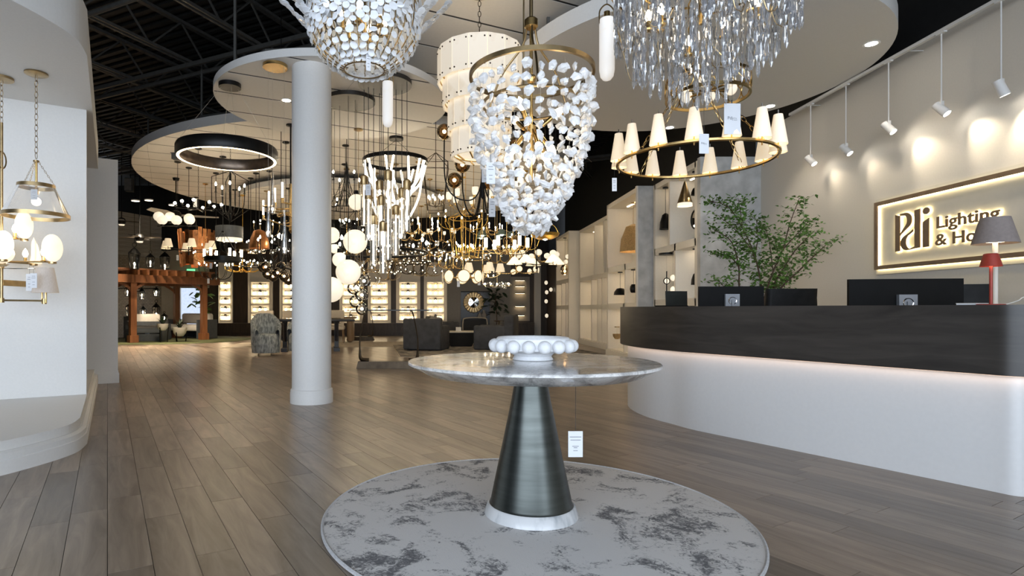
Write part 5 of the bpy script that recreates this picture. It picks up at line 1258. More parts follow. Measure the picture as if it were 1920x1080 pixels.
def fig(label, u, v, vb, Y, w, h, seed, mat='leaf_dark', z0=0.0, n=46, name='fiddle_leaf_fig'):
    S = Y/FPX; p = P(u, v, Y); t = thing(name, label, 'plant', (p.x, p.y, z0)); r = random.Random(seed); R = w/2*S; H = h*S; zc = p.z-z0
    MB().lathe([(.001, 0), (.16, 0), (.2, .3), (.18, .3), (.001, .27)], 18).build('pot', 'slate_frame', t); MB().tube(catmull([(0, 0, .25), (.03, 0, zc*.5), (-.03, .02, zc+H*.3)], 5), .016, 6).build('trunk', 'bark', t)
    me = MB().add([(0, 0, 0), (.05, .05, .02), (.13, .075, 0), (.22, .05, -.03), (.27, 0, -.06), (.22, -.05, -.03), (.13, -.075, 0), (.05, -.05, .02), (.13, 0, -.015)], [(0, 1, 8), (1, 2, 8), (2, 3, 8), (3, 4, 8), (4, 5, 8), (5, 6, 8), (6, 7, 8), (7, 0, 8)]).mesh('leaf', mat)
    for k in range(n):
        a = r.random()*6.28; f = r.random(); q = (R*.6*f*cos(a), R*.6*f*sin(a), zc+H*(r.random()-.5)*.85)
        inst('leaf', me, t, q, (r.uniform(-.5, .5), r.uniform(-.9, .7), a), r.uniform(.7, 1.25))
fig('dark leafy plant in the corner beside the petal mirror', 930, 568, 628, 21.6, 62, 52, 3)
fig('fiddle leaf fig standing behind the right pergola post', 378, 563, 636, 21.6, 50, 60, 8, 'leaf', 0.0, 40)
t = thing('side_table', 'round dark side table in front of the corner plant', 'table', P(941, 628, 20.5)*1.0)
t.location.z = 0; MB().lathe([(.001, .62), (.3, .62), (.3, .58), (.001, .58)], 24).build('top', 'dark_bronze', t)
for k in range(3): a = 2*pi*k/3; MB().tube([(.24*cos(a), .24*sin(a), 0), (.2*cos(a), .2*sin(a), .58)], .018, 6).build('leg', 'dark_bronze', t)

# ------------------------------------------------------------------ lounge
q = FL(800, 655); t = thing('shag_rug', 'patterned grey rug under the dark armchairs', 'rug', (1.25, 14.5, 0)); MB().box((0, 0, .006), (4.6, 4.0, .012), .12).build('pile', 'rug_mix', t, smooth=False); MB().box((0, 0, .0035), (4.66, 4.06, .007), .12).build('binding', 'rug_beige', t, smooth=False)
def rbox(c, d, b=.04, n=3):
    """rounded upholstery block"""
    mb = MB(); x, y, z = d[0]/2, d[1]/2, d[2]/2; import itertools
    vs = []; N = 5
    co = lambda h: [-h, -h+b*.3, -h+b, h-b, h-b*.3, h]
    ring_ = []
    def rr(inset, zz):
        pts = []
        for cx, cy, a0 in ((x-b, y-b, 0), (-x+b, y-b, 90), (-x+b, -y+b, 180), (x-b, -y+b, 270)):
            for k in range(4): a = radians(a0+30*k); pts.append((c[0]+cx+(b-inset)*cos(a), c[1]+cy+(b-inset)*sin(a), c[2]+zz))
        return pts
    rows = [rr(b*.9, -z), rr(b*.3, -z+b*.3), rr(0, -z+b), rr(0, z-b), rr(b*.3, z-b*.3), rr(b*.9, z)]; m = 16
    vs = [q for r_ in rows for q in r_]; fs = []
    for i in range(5):
        for k in range(m): fs.append((i*m+k, i*m+(k+1) % m, (i+1)*m+(k+1) % m, (i+1)*m+k))
    fs += [tuple(reversed(range(m))), tuple(5*m+k for k in range(m))]
    return mb.add(vs, fs)
def armchair(label, loc, rz, w=.95, d=.95, h=.78):
    t = thing('armchair', label, 'armchair', loc, rz, 'dark velvet armchairs'); m = 'velvet_dark'
    rbox((0, d/2-.12, h/2+.01), (w, .24, h-.02)).build('backrest', m, t, ang=60)
    for s_ in (-1, 1): rbox((s_*(w/2-.09), -.1, .30), (.18, d-.2, .60)).build('arm', m, t, ang=60)
    rbox((0, -.08, .16), (w-.3, d-.3, .30)).build('seat_base', m, t, ang=60); rbox((0, -.1, .38), (w-.36, d-.32, .16), .06).build('seat_cushion', m, t, ang=60)
    return t
p = FL(797, 659); armchair('dark charcoal armchair seen from behind, left of the coffee table', (p.x+.03, p.y+.55, .012), radians(165))
p = FL(928, 658); armchair('dark charcoal armchair with a lighter seat, right of the coffee table', (p.x+.1, p.y+.6, .012), radians(-105), 1.0, 1.0, .86)
p = FL(835, 640); armchair('dark armchair further back, mostly hidden behind the left armchair', (p.x-.1, p.y+.4, .012), radians(100))
t = thing('throw_pillow', 'grey pillow on the back of the left dark armchair', 'pillow', P(817, 603, 14.85)); rbox((0, 0, 0), (.36, .14, .22), .06).build('pillow', 'wall_grey', t, ang=70); MB().box((0, -.06, 0), (.01, .01, .2)).build('piping', 'velvet_dark', t, smooth=False)
p = FL(866, 655); t = thing('coffee_table', 'black faceted coffee table between the dark armchairs', 'table', (p.x, p.y+1.1, .012), .1)
MB().add([(-.28, -.22, 0), (.28, -.22, 0), (.28, .22, 0), (-.28, .22, 0), (-.46, -.36, .38), (.46, -.36, .38), (.46, .36, .38), (-.46, .36, .38)], [(3, 2, 1, 0), (4, 5, 6, 7), (0, 1, 5, 4), (1, 2, 6, 5), (2, 3, 7, 6), (3, 0, 4, 7)]).build('body', 'grey_stone_dark', t, smooth=False); MB().box((0, 0, .395), (.96, .76, .03)).build('top', 'linen', t, smooth=False)
t2 = thing('white_box', 'small white box standing on the coffee table', 'box', (p.x-.05, p.y+1.0, .422)); MB().box((0, 0, .05), (.14, .1, .1)).build('box_body', 'cushion_white', t2, smooth=False); MB().box((0, 0, .104), (.146, .106, .012)).build('lid', 'cushion_white', t2, smooth=False)

def sled_table(label, loc, L, ln, h, rz=0):
    """bronze loop legs under a thin long top"""
    t = thing('loop_leg_table', label, 'table', loc, rz)
    w0, w1 = L/2, L/2*.76
    for y in (0, ln):
        if y and ln < .3: break
        mb = MB()
        mb.add([(-w0, y-.10, 0), (w0, y-.10, 0), (w0, y+.10, 0), (-w0, y+.10, 0), (-w0+.03, y-.10, .12), (w0-.03, y-.10, .12), (w0-.03, y+.10, .12), (-w0+.03, y+.10, .12)], [(3, 2, 1, 0), (4, 5, 6, 7), (0, 1, 5, 4), (1, 2, 6, 5), (2, 3, 7, 6), (3, 0, 4, 7)])
        mb.build('foot', 'dark_bronze', t, smooth=False)
        for s_ in (-1, 1):
            pts = catmull([(s_*(w0-.20), y, .125), (s_*(w0-.07), y, .16), (s_*(w0-.05), y, .30), (s_*(w0*.9), y, .55), (s_*w1, y, h-.06), (s_*(w1-.05), y, h-.015)], 6)
            MB().tube(pts, [.05-.038*min(1, i/14) for i in range(len(pts))], 8).build('leg', 'dark_bronze', t)
    MB().box((.06, ln/2, h), (L*1.25, max(.35, ln+.3), .022)).build('top', 'slate_frame', t, smooth=False)
    return t
p = FL(729, 690); sled_table('high slim console with bronze loop legs on the open floor', (p.x, p.y, 0), 1.10, .22, 1.0)
p = FL(676, 638); sled_table('distant bronze loop-leg console near the back display boards', (p.x, p.y, 0), .9, .22, .98)

# ------------------------------------------------------------------ dining group behind the column
t = thing('dining_rug', 'beige rug under the dining table', 'rug', (-3.3, 16.5, 0)); MB().box((0, 0, .005), (5.0, 2.4, .01), .1).build('pile', 'rug_beige', t, smooth=False); MB().box((0, 0, .003), (5.06, 2.46, .006), .1).build('binding', 'linen', t, smooth=False)
def barrel_chair(label, loc, rz):
    t = thing('barrel_dining_chair', label, 'chair', loc, rz, 'grey boucle dining chairs'); n = 20; vs = []; fs = []; R = .30
    hts = []
    for k in range(n+1):
        a = radians(-40+260*k/n); f = abs(k/n-.5)*2; h = .93-.36*max(0, f-.25)/.75
        for rr, z in ((R, .06), (R+.02, .3), (R+.03, h-.03), (R, h), (R-.06, h-.03), (R-.07, .45)): vs.append((rr*cos(a), -rr*sin(a)*1.0*-1, z))
    for k in range(n):
        for i in range(5): fs.append((k*6+i, (k+1)*6+i, (k+1)*6+i+1, k*6+i+1))
    MB().add(vs, fs).build('wrap_back', 'boucle', t, ang=70); MB().lathe([(.001, .06), (.28, .06), (.30, .1), (.30, .40), (.25, .47), (.001, .49)], 24).build('seat', 'boucle', t, ang=60)
    for k in range(4): a = pi/4+pi/2*k; MB().tube([(.2*cos(a), .2*sin(a), 0), (.2*cos(a), .2*sin(a), .08)], .018, 8).build('caster', 'chrome', t)
p = FL(491, 668); barrel_chair('grey boucle barrel chair left of the white column', (p.x, p.y+.3, 0), radians(25))
p = FL(560, 664); barrel_chair('grey boucle barrel chair mostly hidden behind the white column', (p.x, p.y+.3, 0), radians(-15))
p = FL(533, 664); t = thing('dining_table', 'dark trestle dining table behind the column', 'table', (p.x+.35, p.y+1.15, 0), .2)
rbox((0, 0, .75), (2.1, 1.0, .055), .02).build('table_top', 'table_wood_dark', t)
for s_ in (-.62, .62):
    MB().box((s_, 0, .37), (.10, .14, .70)).build('post', 'table_wood_dark', t, smooth=False); MB().box((s_, 0, .04), (.14, .8, .08)).build('foot', 'table_wood_dark', t, smooth=False)
    for e_ in (-1, 1): MB().tube(catmull([(s_, e_*.08, .25), (s_+.0, e_*.22, .45), (s_, e_*.42, .72)], 5), .045, 6).build('brace', 'table_wood_dark', t)
for e_ in (-1, 1): MB().tube(catmull([(-.62, 0, .25), (-.62+e_*.18, 0, .42), (-.62+e_*.34, 0, .72)], 5), .045, 6).build('brace', 'table_wood_dark', t)
b_ = thing('coral_bowl', 'ragged brown bowl on the dark dining table', 'bowl', (p.x+.1, p.y+.95, .778)); r = random.Random(3)
MB().lathe([(.001, 0), (.08, 0), (.17, .06), (.16, .065), (.07, .015)], 16).build('bowl_body', 'oak', b_)
for k in range(11): a = 2*pi*k/11; MB().tube([(.12*cos(a), .12*sin(a), .03), (.2*cos(a), .2*sin(a), .10+.05*r.random())], .014, 5).build('shell_tip', 'linen', b_)
def linen_chair(label, loc, rz):
    t = thing('linen_dining_chair', label, 'chair', loc, rz, 'cream dining chairs'); rbox((0, 0, .45), (.5, .5, .12), .04).build('seat', 'linen', t, ang=60)
    rbox((0, .23, .86), (.5, .07, .24), .03).build('backrest', 'linen', t, ang=60); rbox((-.19, .23, .62), (.1, .06, .3), .03).build('back_post', 'linen', t); rbox((.19, .23, .62), (.1, .06, .3), .03).build('back_post', 'linen', t); rbox((0, .23, .54), (.46, .06, .08), .03).build('lower_rail', 'linen', t)
    for sx in (-1, 1):
        for sy_ in (-1, 1): MB().tube([(sx*.2, sy_*.2, .42), (sx*.22, sy_*.24, 0)], [.024, .014], 8).build('leg', 'oak', t)
p = FL(634, 643); linen_chair('cream cut-out back dining chair just right of the column', (p.x-.05, p.y, .0105), radians(185))
p = FL(498, 640); linen_chair('cream dining chair behind the dark table, left of its coral bowl', (p.x+.1, p.y, 0), radians(175))
p = FL(548, 640); linen_chair('cream dining chair behind the coral bowl', (p.x, p.y+.05, 0), radians(180))
p = FL(655, 643); t = thing('oak_table', 'pale oak table with rounded slab legs right of the column', 'table', (p.x-.68, p.y+.4, .0105)); rbox((0, 0, .745), (1.6, .9, .06), .02).build('table_top', 'oak', t)
for s_ in (-.66, .66): rbox((s_, 0, .36), (.18, .5, .71), .06).build('slab_leg', 'oak', t)

# ------------------------------------------------------------------ pergola lounge at the back left
t = thing('turf_mat', 'green turf mat under the pergola', 'mat', (-8.9, 19.0, 0)); MB().lathe([(.001, .012), (2.6, .012), (2.62, 0)], 48).build('turf', pm('turf', (.10, .11, .045), .95, var=.35, scale=30, bump=.4), t); MB().torus((0, 0, .004), 2.61, .006, 48, 5).build('edging', 'black_paint', t)
A_ = FL(249, 643); B_ = FL(382, 637.5); S_ = (B_-A_)
t = thing('pergola', 'brown wooden pergola with four posts at the back left', 'pergola', (A_.x, A_.y, .012)); Hp = CH+(YH-520)/FPX*A_.y
ax = Vector((S_.x, S_.y, 0)); dp = Vector((-ax.y, ax.x, 0)).normalized()*2.0; an = atan2(ax.y, ax.x)
posts = [Vector((0, 0, 0)), ax, dp, ax+dp]
for q in posts:
    MB().box((q.x, q.y, Hp/2), (.17, .17, Hp), an).build('post', 'pergola_wood', t, smooth=False); MB().box((q.x, q.y, .11), (.25, .25, .22), an).build('post_base', 'pergola_wood', t, smooth=False)
u_ = ax.normalized()
for q in (Vector((0, 0, 0)), dp):
    for o_ in (-.11, .11): MB().bar(q-u_*.5+dp.normalized()*o_+Vector((0, 0, Hp-.05)), q+ax+u_*.5+dp.normalized()*o_+Vector((0, 0, Hp-.05)), .05, .24).build('beam', 'pergola_wood', t, smooth=False)
for k in range(9):
    f = k/8; q = ax*f; MB().bar(q-dp.normalized()*.45+Vector((0, 0, Hp+.14)), q+dp+dp.normalized()*.45+Vector((0, 0, Hp+.14)), .06, .16).build('rafter', 'pergola_wood', t, smooth=False)
for k in range(6):
    f = k/5; q = dp*f; MB().bar(q-u_*.5+Vector((0, 0, Hp+.245)), q+ax+u_*.5+Vector((0, 0, Hp+.245)), .05, .05).build('batten', 'pergola_wood', t, smooth=False)
for q, s_ in ((posts[0], 1), (posts[1], -1), (posts[2], 1), (posts[3], -1), (posts[0], -1)):
    MB().tube(catmull([q+Vector((0, 0, Hp-.55)), q+u_*s_*.12+Vector((0, 0, Hp-.32)), q+u_*s_*.42+Vector((0, 0, Hp-.14))], 5), .055, 4).build('knee_brace', 'pergola_wood', t, smooth=False)
def patio_chair(label, loc, rz, w):
    t = thing('outdoor_armchair', label, 'armchair', loc, rz, 'slate framed outdoor seats'); d = .8
    for s_ in (-1, 1):
        MB().box((s_*(w/2-.03), 0, .33), (.06, d, .64)).build('arm_panel', 'slate_frame', t, smooth=False)
    for z in (.12, .335, .56): MB().box((0, -d/2+.02, z), (w, .04, .13 if z != .12 else .22)).build('back_slat', 'slate_frame', t, smooth=False)
    rbox((0, .05, .37), (w-.14, d-.12, .22), .05).build('seat_cushion', 'cushion_white', t, ang=60); rbox((0, -.24, .68), (w-.2, .2, .36), .07).build('back_cushion', 'cushion_white', t, ang=60)
p = FL(263, 641); patio_chair('slate outdoor armchair with white cushions behind the left pergola post', (p.x+.05, p.y+.35, .0125), radians(12), 1.05)
p = FL(340, 637); patio_chair('slate outdoor sofa with white cushions beside the right pergola post', (p.x-.05, p.y+.9, .0125), radians(150), 1.7)
def agave(label, u, vt, vb, Y, wp):
    S = Y/FPX; p = P(u, vb, Y); h = (vb-vt)*S; R = wp/2*S; t = thing('planter_with_succulent', label, 'plant', (p.x, p.y, 0)); zb_ = p.z
    for k in range(3): a = 2*pi*k/3+.5; MB().tube(catmull([(R*1.05*cos(a), R*1.05*sin(a), zb_+h*.5), (R*.9*cos(a), R*.9*sin(a), zb_), (R*.8*cos(a), R*.8*sin(a), 0.0125)], 4), .014, 5).build('stand_leg', 'black_metal', t)
    MB().lathe([(.001, zb_), (R*.5, zb_+h*.05), (R*.85, zb_+h*.4), (R, zb_+h), (R-.03, zb_+h), (R*.8, zb_+h*.6), (.001, zb_+h*.9)], 24).build('bowl', 'cushion_white', t)
    me = MB().add([(0, .018, 0), (0, -.018, 0), (.12, -.022, .09), (.26, 0, .12), (.12, .022, .09)], [(0, 1, 2, 4), (4, 2, 3)]).mesh('leaf', 'leaf_dark'); r = random.Random(int(u))
    for k in range(22): inst('leaf', me, t, (.03*cos(k), .03*sin(k), zb_+h*.95), (0, r.uniform(-.9, .1), k*2.4), r.uniform(.7, 1.2))
agave('tall white bowl planter with spiky succulent, left one under the pergola', 305, 607, 620, 17.6, 20); agave('wider white bowl planter with spiky succulent under the pergola', 337, 614, 631, 17.9, 26)
def floor_lantern(label, u, vt, vb, Y, w):
    S = Y/FPX; p = P(u, vb, Y); h = (vb-vt)*S; R = w/2*S; t = thing('lantern', label, 'lantern', p)
    for k in range(4):
        a = pi/4+pi/2*k; MB().bar((R*.75*cos(a), R*.75*sin(a), 0), (R*cos(a), R*sin(a), h*.6), .016, .016).build('corner_post', 'black_metal', t, smooth=False)
    MB().lathe([(.001, 0), (R*.8, 0), (R*.8, .02), (.001, .03)], 12).build('base', 'black_metal', t); MB().lathe([(R*1.15, h*.6), (R*.55, h*.74), (.02, h*.82), (.001, h*.84)], 8).build('roof', 'black_metal', t, smooth=False)
    MB().torus((0, 0, h*.92), h*.08, .008, 16, 5, 1, 'y').build('top_loop', 'black_metal', t); MB().lathe([(R*.7, .02), (R*.9, h*.58)], 8).build('glass', 'clear_glass', t); c = inst('candle', m_sleeve(.1, .014, 'candle_white'), t, (0, 0, .03)); inst('bulb', m_flame(1.4), c, (0, 0, .1))
    return t
hl = [('black hanging lantern with curved yoke, left of three over the pergola', 252, 455, 505, 16.8, 20), ('smaller black lantern with one lit bulb over the pergola', 282, 470, 502, 17.5, 15), ('black lantern inside a round hoop over the pergola', 309, 465, 508, 18.2, 18),
      ('black wall lantern left of the near pergola post', 239, 532, 556, 20.4, 10), ('dark lantern with two amber flames behind the near pergola post', 266, 535, 562, 20.8, 9), ('black lantern lit inside beside the back pergola post', 293, 535, 556, 21.0, 11), ('tall black lantern with ring top beside the back post', 293, 562, 598, 19.8, 14), ('low lantern with finial behind the left white cushions', 244, 563, 593, 20.3, 15), ('lantern with round hoop right of the near pergola post', 268, 570, 594, 20.4, 11), ('wire frame lantern holding a white candle behind the tall planter', 308, 584, 606, 19.0, 12)]
for i, a in enumerate(hl):
    t = floor_lantern(*a)
    if i < 3:
        zt = top_at(t.location)-t.location.z if i < 3 else 0; h = (a[3]-a[2])*a[4]/FPX; MB().tube([(0, 0, h*.98), (0, 0, zt)], .006, 5).build('rod', 'black_metal', t); MB().lathe([(.001, zt), (.06, zt), (.06, zt-.03), (.001, zt-.03)], 14).build('canopy', 'black_metal', t)
    elif i < 6: MB().bar((0, 0, .3), (-.9, .45, .3), .02, .03).build('wall_arm', 'black_metal', t, smooth=False)
    else: MB().box((0, 0, -t.location.z/2+.006), (.3, .3, t.location.z-.03)).build('stand', 'slate_frame', t, smooth=False)
t = thing('exit_sign', 'small green lit exit sign on the beige wall', 'sign', P(358, 509, 22.3)); MB().box((0, 0, 0), (.30, .05, .18)).build('housing', 'exit_green', t, smooth=False); MB().bar((0, 0, .0), (0, .18, .0), .04, .04).build('bracket', 'white_paint', t, smooth=False)
me = text_mesh('EXIT', .13)
for vv in me.vertices: x, y, z = vv.co; vv.co = (x-.13, -.028, y-.045)
me.materials.clear(); me.materials.append(M['white_paint']); inst('lettering', me, t)
t = thing('room_shelf', 'pale shelf with dark boxes in the bright room behind the fig', 'shelf', (BW(378)-.1, BY+1.2, 0)); MB().box((0, 0, .55), (.7, .4, 1.1)).build('carcass', 'cushion_white', t, smooth=False); MB().box((0, -.21, .95), (.3, .02, .22)).build('dark_box', 'screen_black', t, smooth=False)

# ------------------------------------------------------------------ the crowd of fittings at the back
def lantern_candelabra():
    Y = 10.6; S = Y/FPX; p = P(432, 372, Y); t = thing('caged_candelabra', 'black candelabra inside an open frame of bent rods under the glowing black hoop', 'chandelier', p); m = 'black_metal'
    for k in range(4):
        a = 2*pi*k/4+.6; e = Vector((cos(a), sin(a), 0)); MB().tube([e*.02+Vector((0, 0, .50)), e*.33+Vector((0, 0, .36)), e*.33+Vector((0, 0, -.18)), e*.02+Vector((0, 0, -.42))], .008, 6).build('frame_rod', m, t)
    me = MB().tube(catmull([(0, 0, -.2), (.12, 0, -.30), (.24, 0, -.16), (.26, 0, .08)], 6), .008, 6).mesh('arm', m)
    for k in range(5): a = 2*pi*k/5; inst('arm', me, t, rot=(0, 0, a)); lamp(t, 'candle', (.26*cos(a), .26*sin(a), .08), a, 1.2, m)
    MB().lathe([(.001, -.45), (.018, -.42), (.018, .45), (.001, .5)], 10).build('column', m, t); hang(t, m, .5, chain=True)
lantern_candelabra()
def swirl():
    Y = 8.2; S = Y/FPX; p = P(545, 398, Y); t = thing('swirl_chandelier', 'brass chandelier of sweeping curved arms with white candle tubes, left of the column', 'chandelier', p); m = 'brass'
    for k in range(8):
        a = 2*pi*k/8; R = .44-.05*(k % 3); z = -.10+.08*(k % 4)
        pts = catmull([Vector((.06*cos(a+2.2), .06*sin(a+2.2), z-.1)), Vector((R*.5*cos(a+1.5), R*.5*sin(a+1.5), z-.12)), Vector((R*.9*cos(a+.8), R*.9*sin(a+.8), z-.05)), Vector((R*cos(a), R*sin(a), z))], 8)
        MB().tube(pts, .011, 7).build('arm', m, t); q = (R*cos(a), R*sin(a), z)
        c = MB().lathe([(.001, -.01), (.02, -.01), (.02, .06), (.001, .06)], 10).build('cup', m, t, q); MB().lathe([(.001, .06), (.014, .06), (.014, .27), (.001, .27)], 10).build('glowing_tube', 'candle_white', c)
    MB().lathe([(.001, -.3), (.03, -.26), (.02, -.2), (.02, .4), (.001, .42)], 12).build('column', m, t); hang(t, 'black_metal', .4, .012)
swirl()
def globe_bar():
    Y = 12; S = Y/FPX; p = P(333, 424, Y); t = thing('globe_bar_pendant', 'black bar fitting carrying six white globes beside the pale fan blades', 'pendant light', p); m = 'black_metal'
    MB().tube([(-.42, 0, 0), (.42, 0, 0)], .010, 6).build('bar', m, t)
    for u, v in ((303, 413), (314, 410), (331, 418), (350, 413), (360, 419), (309, 419)): lamp(t, 'globe', ((u-333)*S, .12*((u*7) % 3-1), (424-v)*S-.05), 0, 1.35, m)
    hang(t, m, 0)
globe_bar()
def starburst():
    Y = 11; p = P(372, 393, Y); t = thing('starburst_chandelier', 'black starburst fitting with bare bright bulbs on straight arms', 'chandelier', p); m = 'black_metal'
    for k in range(8):
        a = 2*pi*k/8+.2; R = .42-.08*(k % 2); MB().tube([(0, 0, 0), (R*cos(a), R*sin(a), .02), (R*cos(a), R*sin(a), .07)], .006, 5).build('arm', m, t); c = inst('socket', m_sleeve(.04, .012, m), t, (R*cos(a), R*sin(a), .05)); inst('bulb', m_round(.028, 'bulb_small'), c, (0, 0, .06))
    hang(t, m, 0, chain=True); mtag(t, .0, -.15, .1, .07, .16)
starburst()
def ceiling_fan(label, u, v, Y, w, mat, body, rz, n=3, tilt=.12):
    S = Y/FPX; p = P(u, v, Y); R = w/2*S; t = thing('ceiling_fan', label, 'fan', p, rz)
    MB().lathe([(.001, -.1), (.10, -.08), (.13, 0), (.10, .08), (.03, .12), (.001, .12)], 20).build('motor', body, t)
    me = MB().add([(.1, -.05, 0), (R*.5, -.12, .02), (R, -.07, .01), (R, .05, -.01), (R*.5, .10, -.02), (.1, .05, 0), (.1, -.05, .012), (R*.5, -.12, .032), (R, -.07, .022), (R, .05, .002), (R*.5, .10, -.008), (.1, .05, .012)], [(5, 4, 3, 2, 1, 0), (6, 7, 8, 9, 10, 11)]+[(i, (i+1) % 6, (i+1) % 6+6, i+6) for i in range(6)]).mesh('blade', mat, False)
    for k in range(n): inst('blade', me, t, rot=(tilt, 0, 2*pi*k/n))
    MB().lathe([(.001, -.14), (.07, -.13), (.09, -.10), (.001, -.1)], 16).build('light_kit', 'opal', t)
    zt = top_at(p)-p.z; MB().tube([(0, 0, .1), (0, 0, zt)], .014, 8).build('down_rod', body, t); MB().lathe([(.001, zt), (.08, zt), (.06, zt-.06), (.001, zt-.06)], 16).build('canopy', body, t)
ceiling_fan('pale ribbed blade ceiling fan behind the globe bar', 330, 404, 13.5, 150, 'blade_wood', 'black_metal', .35, 3, .5)
ceiling_fan('dark bronze ceiling fan over the pergola lanterns', 262, 446, 16.0, 78, 'dark_bronze', 'black_metal', .1, 4)
ceiling_fan('dark ceiling fan cut by the niche wall edge', 228, 415, 18.0, 60, 'dark_bronze', 'black_metal', .5, 4)
for k, (u, v) in enumerate(((254, 377), (279, 376), (324, 385))):
    p = P(u, v, 15.5); t = thing('disc_ceiling_light', ('left', 'middle', 'right')[k]+' of three flat round lights high above the pergola', 'ceiling light', p, 0, 'flat round ceiling lights'); MB().lathe([(.001, .03), (.11, .03), (.11, 0), (.001, 0)], 24).build('pan', 'white_paint', t); MB().lathe([(.001, -.004), (.10, -.004), (.10, 0), (.001, 0)], 24).build('lens', 'led_tube', t); MB().tube([(0, 0, .03), (0, 0, 5.95-p.z)], .01, 6).build('rod', 'black_metal', t)
    l = bpy.data.lights.new('downlight_beam', 'SPOT'); l.energy = 520; l.spot_size = radians(130); l.spot_blend = .8; l.color = (1, .82, .60); l.shadow_soft_size = .09
    o = bpy.data.objects.new('downlight_beam', l); o.location = (0, 0, -.012); o.parent = t; COL.objects.link(o)

arms('six white tapered shades on a flat black wheel, above the pergola end', 354, 466, 12.5, 86, 6, 'shade', 'black_metal', .3, 'straight', 1.15, tg=True, name='shade_chandelier')
def drum(label, u, v, Y, w, h, mat, band='opal', name='drum_pendant', nl=0):
    S = Y/FPX; p = P(u, v, Y); R = w/2*S; H = h*S; t = thing(name, label, 'pendant light', p); MB().lathe([(R-.01, -H/2), (R, -H/2), (R, H/2), (R-.01, H/2)], 28).build('drum', mat, t)
    MB().lathe([(.001, -H/2+.02), (R-.015, -H/2+.02), (R-.015, -H/2-.05), (.001, -H/2-.06)], 28).build('diffuser', band, t)
    for k in range(nl): a = 2*pi*k/nl; lamp(t, 'shade', (R*.7*cos(a), R*.7*sin(a), H/2), a, .9, 'black_metal')
    MB().tube([(-R, 0, H/2-.02), (R, 0, H/2-.02)], .006, 5).build('spider', 'black_metal', t); hang(t, 'black_metal', 0); return t
drum('charcoal fluted drum light with a white glowing underside', 430, 436, 12.2, 50, 22, 'slate_frame')
drum('wide dark bronze drum hoop below the charcoal drum', 470, 464, 13.5, 56, 11, 'dark_bronze', 'smoke_glass')
ring('dark hoop with five glowing white glass tubes above the vanity boards', 418, 486, 11.6, 66, 6, 'cyl', 'black_metal', .55, .012, .95, band=.09, tg=True)
arms('gold twig cluster with many small bulbs beside the dark hoop', 455, 502, 14.3, 62, 9, 'candle', 'gold_leaf', .24, 's', .6, two=7, name='twig_chandelier', rr=.010)
arms('black basket chandelier with tiny bulbs hanging over the plant', 405, 506, 13.0, 62, 10, 'candle', 'black_metal', .35, 'u', .7, tg=True)
dome_pendant('copper flask-shaped pendant with a flared lip', 486, 466, 11.0, 38, 36, 'copper', 'flask_pendant', None, 'dome', 'bulb_soft', .006)
arms('large black wrought iron chandelier with long arms close left of the column', 536, 462, 10.6, 104, 8, 'candle', 'black_metal', .7, 'swoop', 1.0, rr=.010)
ring('thin black double hoop light with candles left of the column', 541, 455, 13.5, 78, 8, 'candle', 'black_metal', .4, .008, .8)
def sputnik(label, u, v, Y, w, n, kind, metal, s=1.0, seed=1, low=True, name='sputnik_chandelier'):
    S = Y/FPX; p = P(u, v, Y); R = w/2*S; t = thing(name, label, 'chandelier', p); r = random.Random(seed)
    MB().sph((0, 0, 0), .05, 12, 8).build('hub', metal, t)
    for k in range(n):
        z = 1-2*(k+.5)/n; z = -abs(z)*.9+.15 if low else z; q = sqrt(max(0, 1-z*z)); a = k*2.4; d = Vector((q*cos(a), q*sin(a), z)); RR = R*r.uniform(.75, 1)
        MB().tube([d*.04, d*(RR-.06*s)], .006, 5).build('arm', metal, t); lamp(t, kind, tuple(d*RR), a, s, metal)
    hang(t, metal, 0)
sputnik('black burst chandelier with smoky bubble glass globes left of the column', 527, 500, 8.6, 84, 12, 'smoke', 'black_metal', .95, 4)
sputnik('spiky glass burst chandelier below the black wheel', 742, 487, 12.2, 62, 16, 'clear', 'brass_old', .55, 6, False)
cage('dark bronze flared open lantern with a bunch of candle bulbs', 817, 353, 9.5, 66, 88, 4, 'dark_bronze', 7, .62, a0=.75)
arms('brass chandelier with white opal cups facing up, right of the bronze lantern', 888, 378, 11.5, 92, 8, 'cup', 'brass', .3, 'u', 1.2)
cage('gold open lantern of six sides with candle bulbs', 873, 446, 12.5, 66, 72, 6, 'gold_leaf', 6, .72, a0=.2, bt=.014)
arms('brass branch chandelier with candle bulbs above the gold lantern', 868, 414, 13.4, 92, 8, 'candle', 'gold_leaf', .34, 'u', .95)
arms('thin brass candle chandelier between glass tubes and gold lantern', 785, 424, 12.0, 72, 8, 'candle_white', 'brass', .36, 's', .95)
t = ring('big black iron wheel chandelier with upright candle bulbs', 712, 474, 10.2, 178, 10, 'candle', 'black_metal', .7, .022, 1.35, susp=6)
ring('bronze wheel with clustered glass behind the black wheel', 770, 492, 13.2, 70, 12, 'clear', 'dark_bronze', .5, .014, .6)
arms('smoked crystal basket chandelier under the black iron wheel', 775, 498, 14.4, 62, 12, 'smoke', 'dark_bronze', .34, 'u', .55, two=8)
arms('brass chandelier with round alabaster discs facing out', 868, 519, 10.4, 76, 8, 'disc', 'brass', .18, 'straight', 1.25, tg=True, name='disc_chandelier')
arms('brass chandelier with four white tapered shades left of the orb', 905, 508, 11.0, 66, 5, 'shade', 'brass', .3, 's', 1.05, tg=True, name='shade_chandelier')
arms('brass chandelier with slim white cylinder shades above the orb', 950, 462, 10.2, 78, 6, 'cyl', 'brass', .3, 's', 1.05)
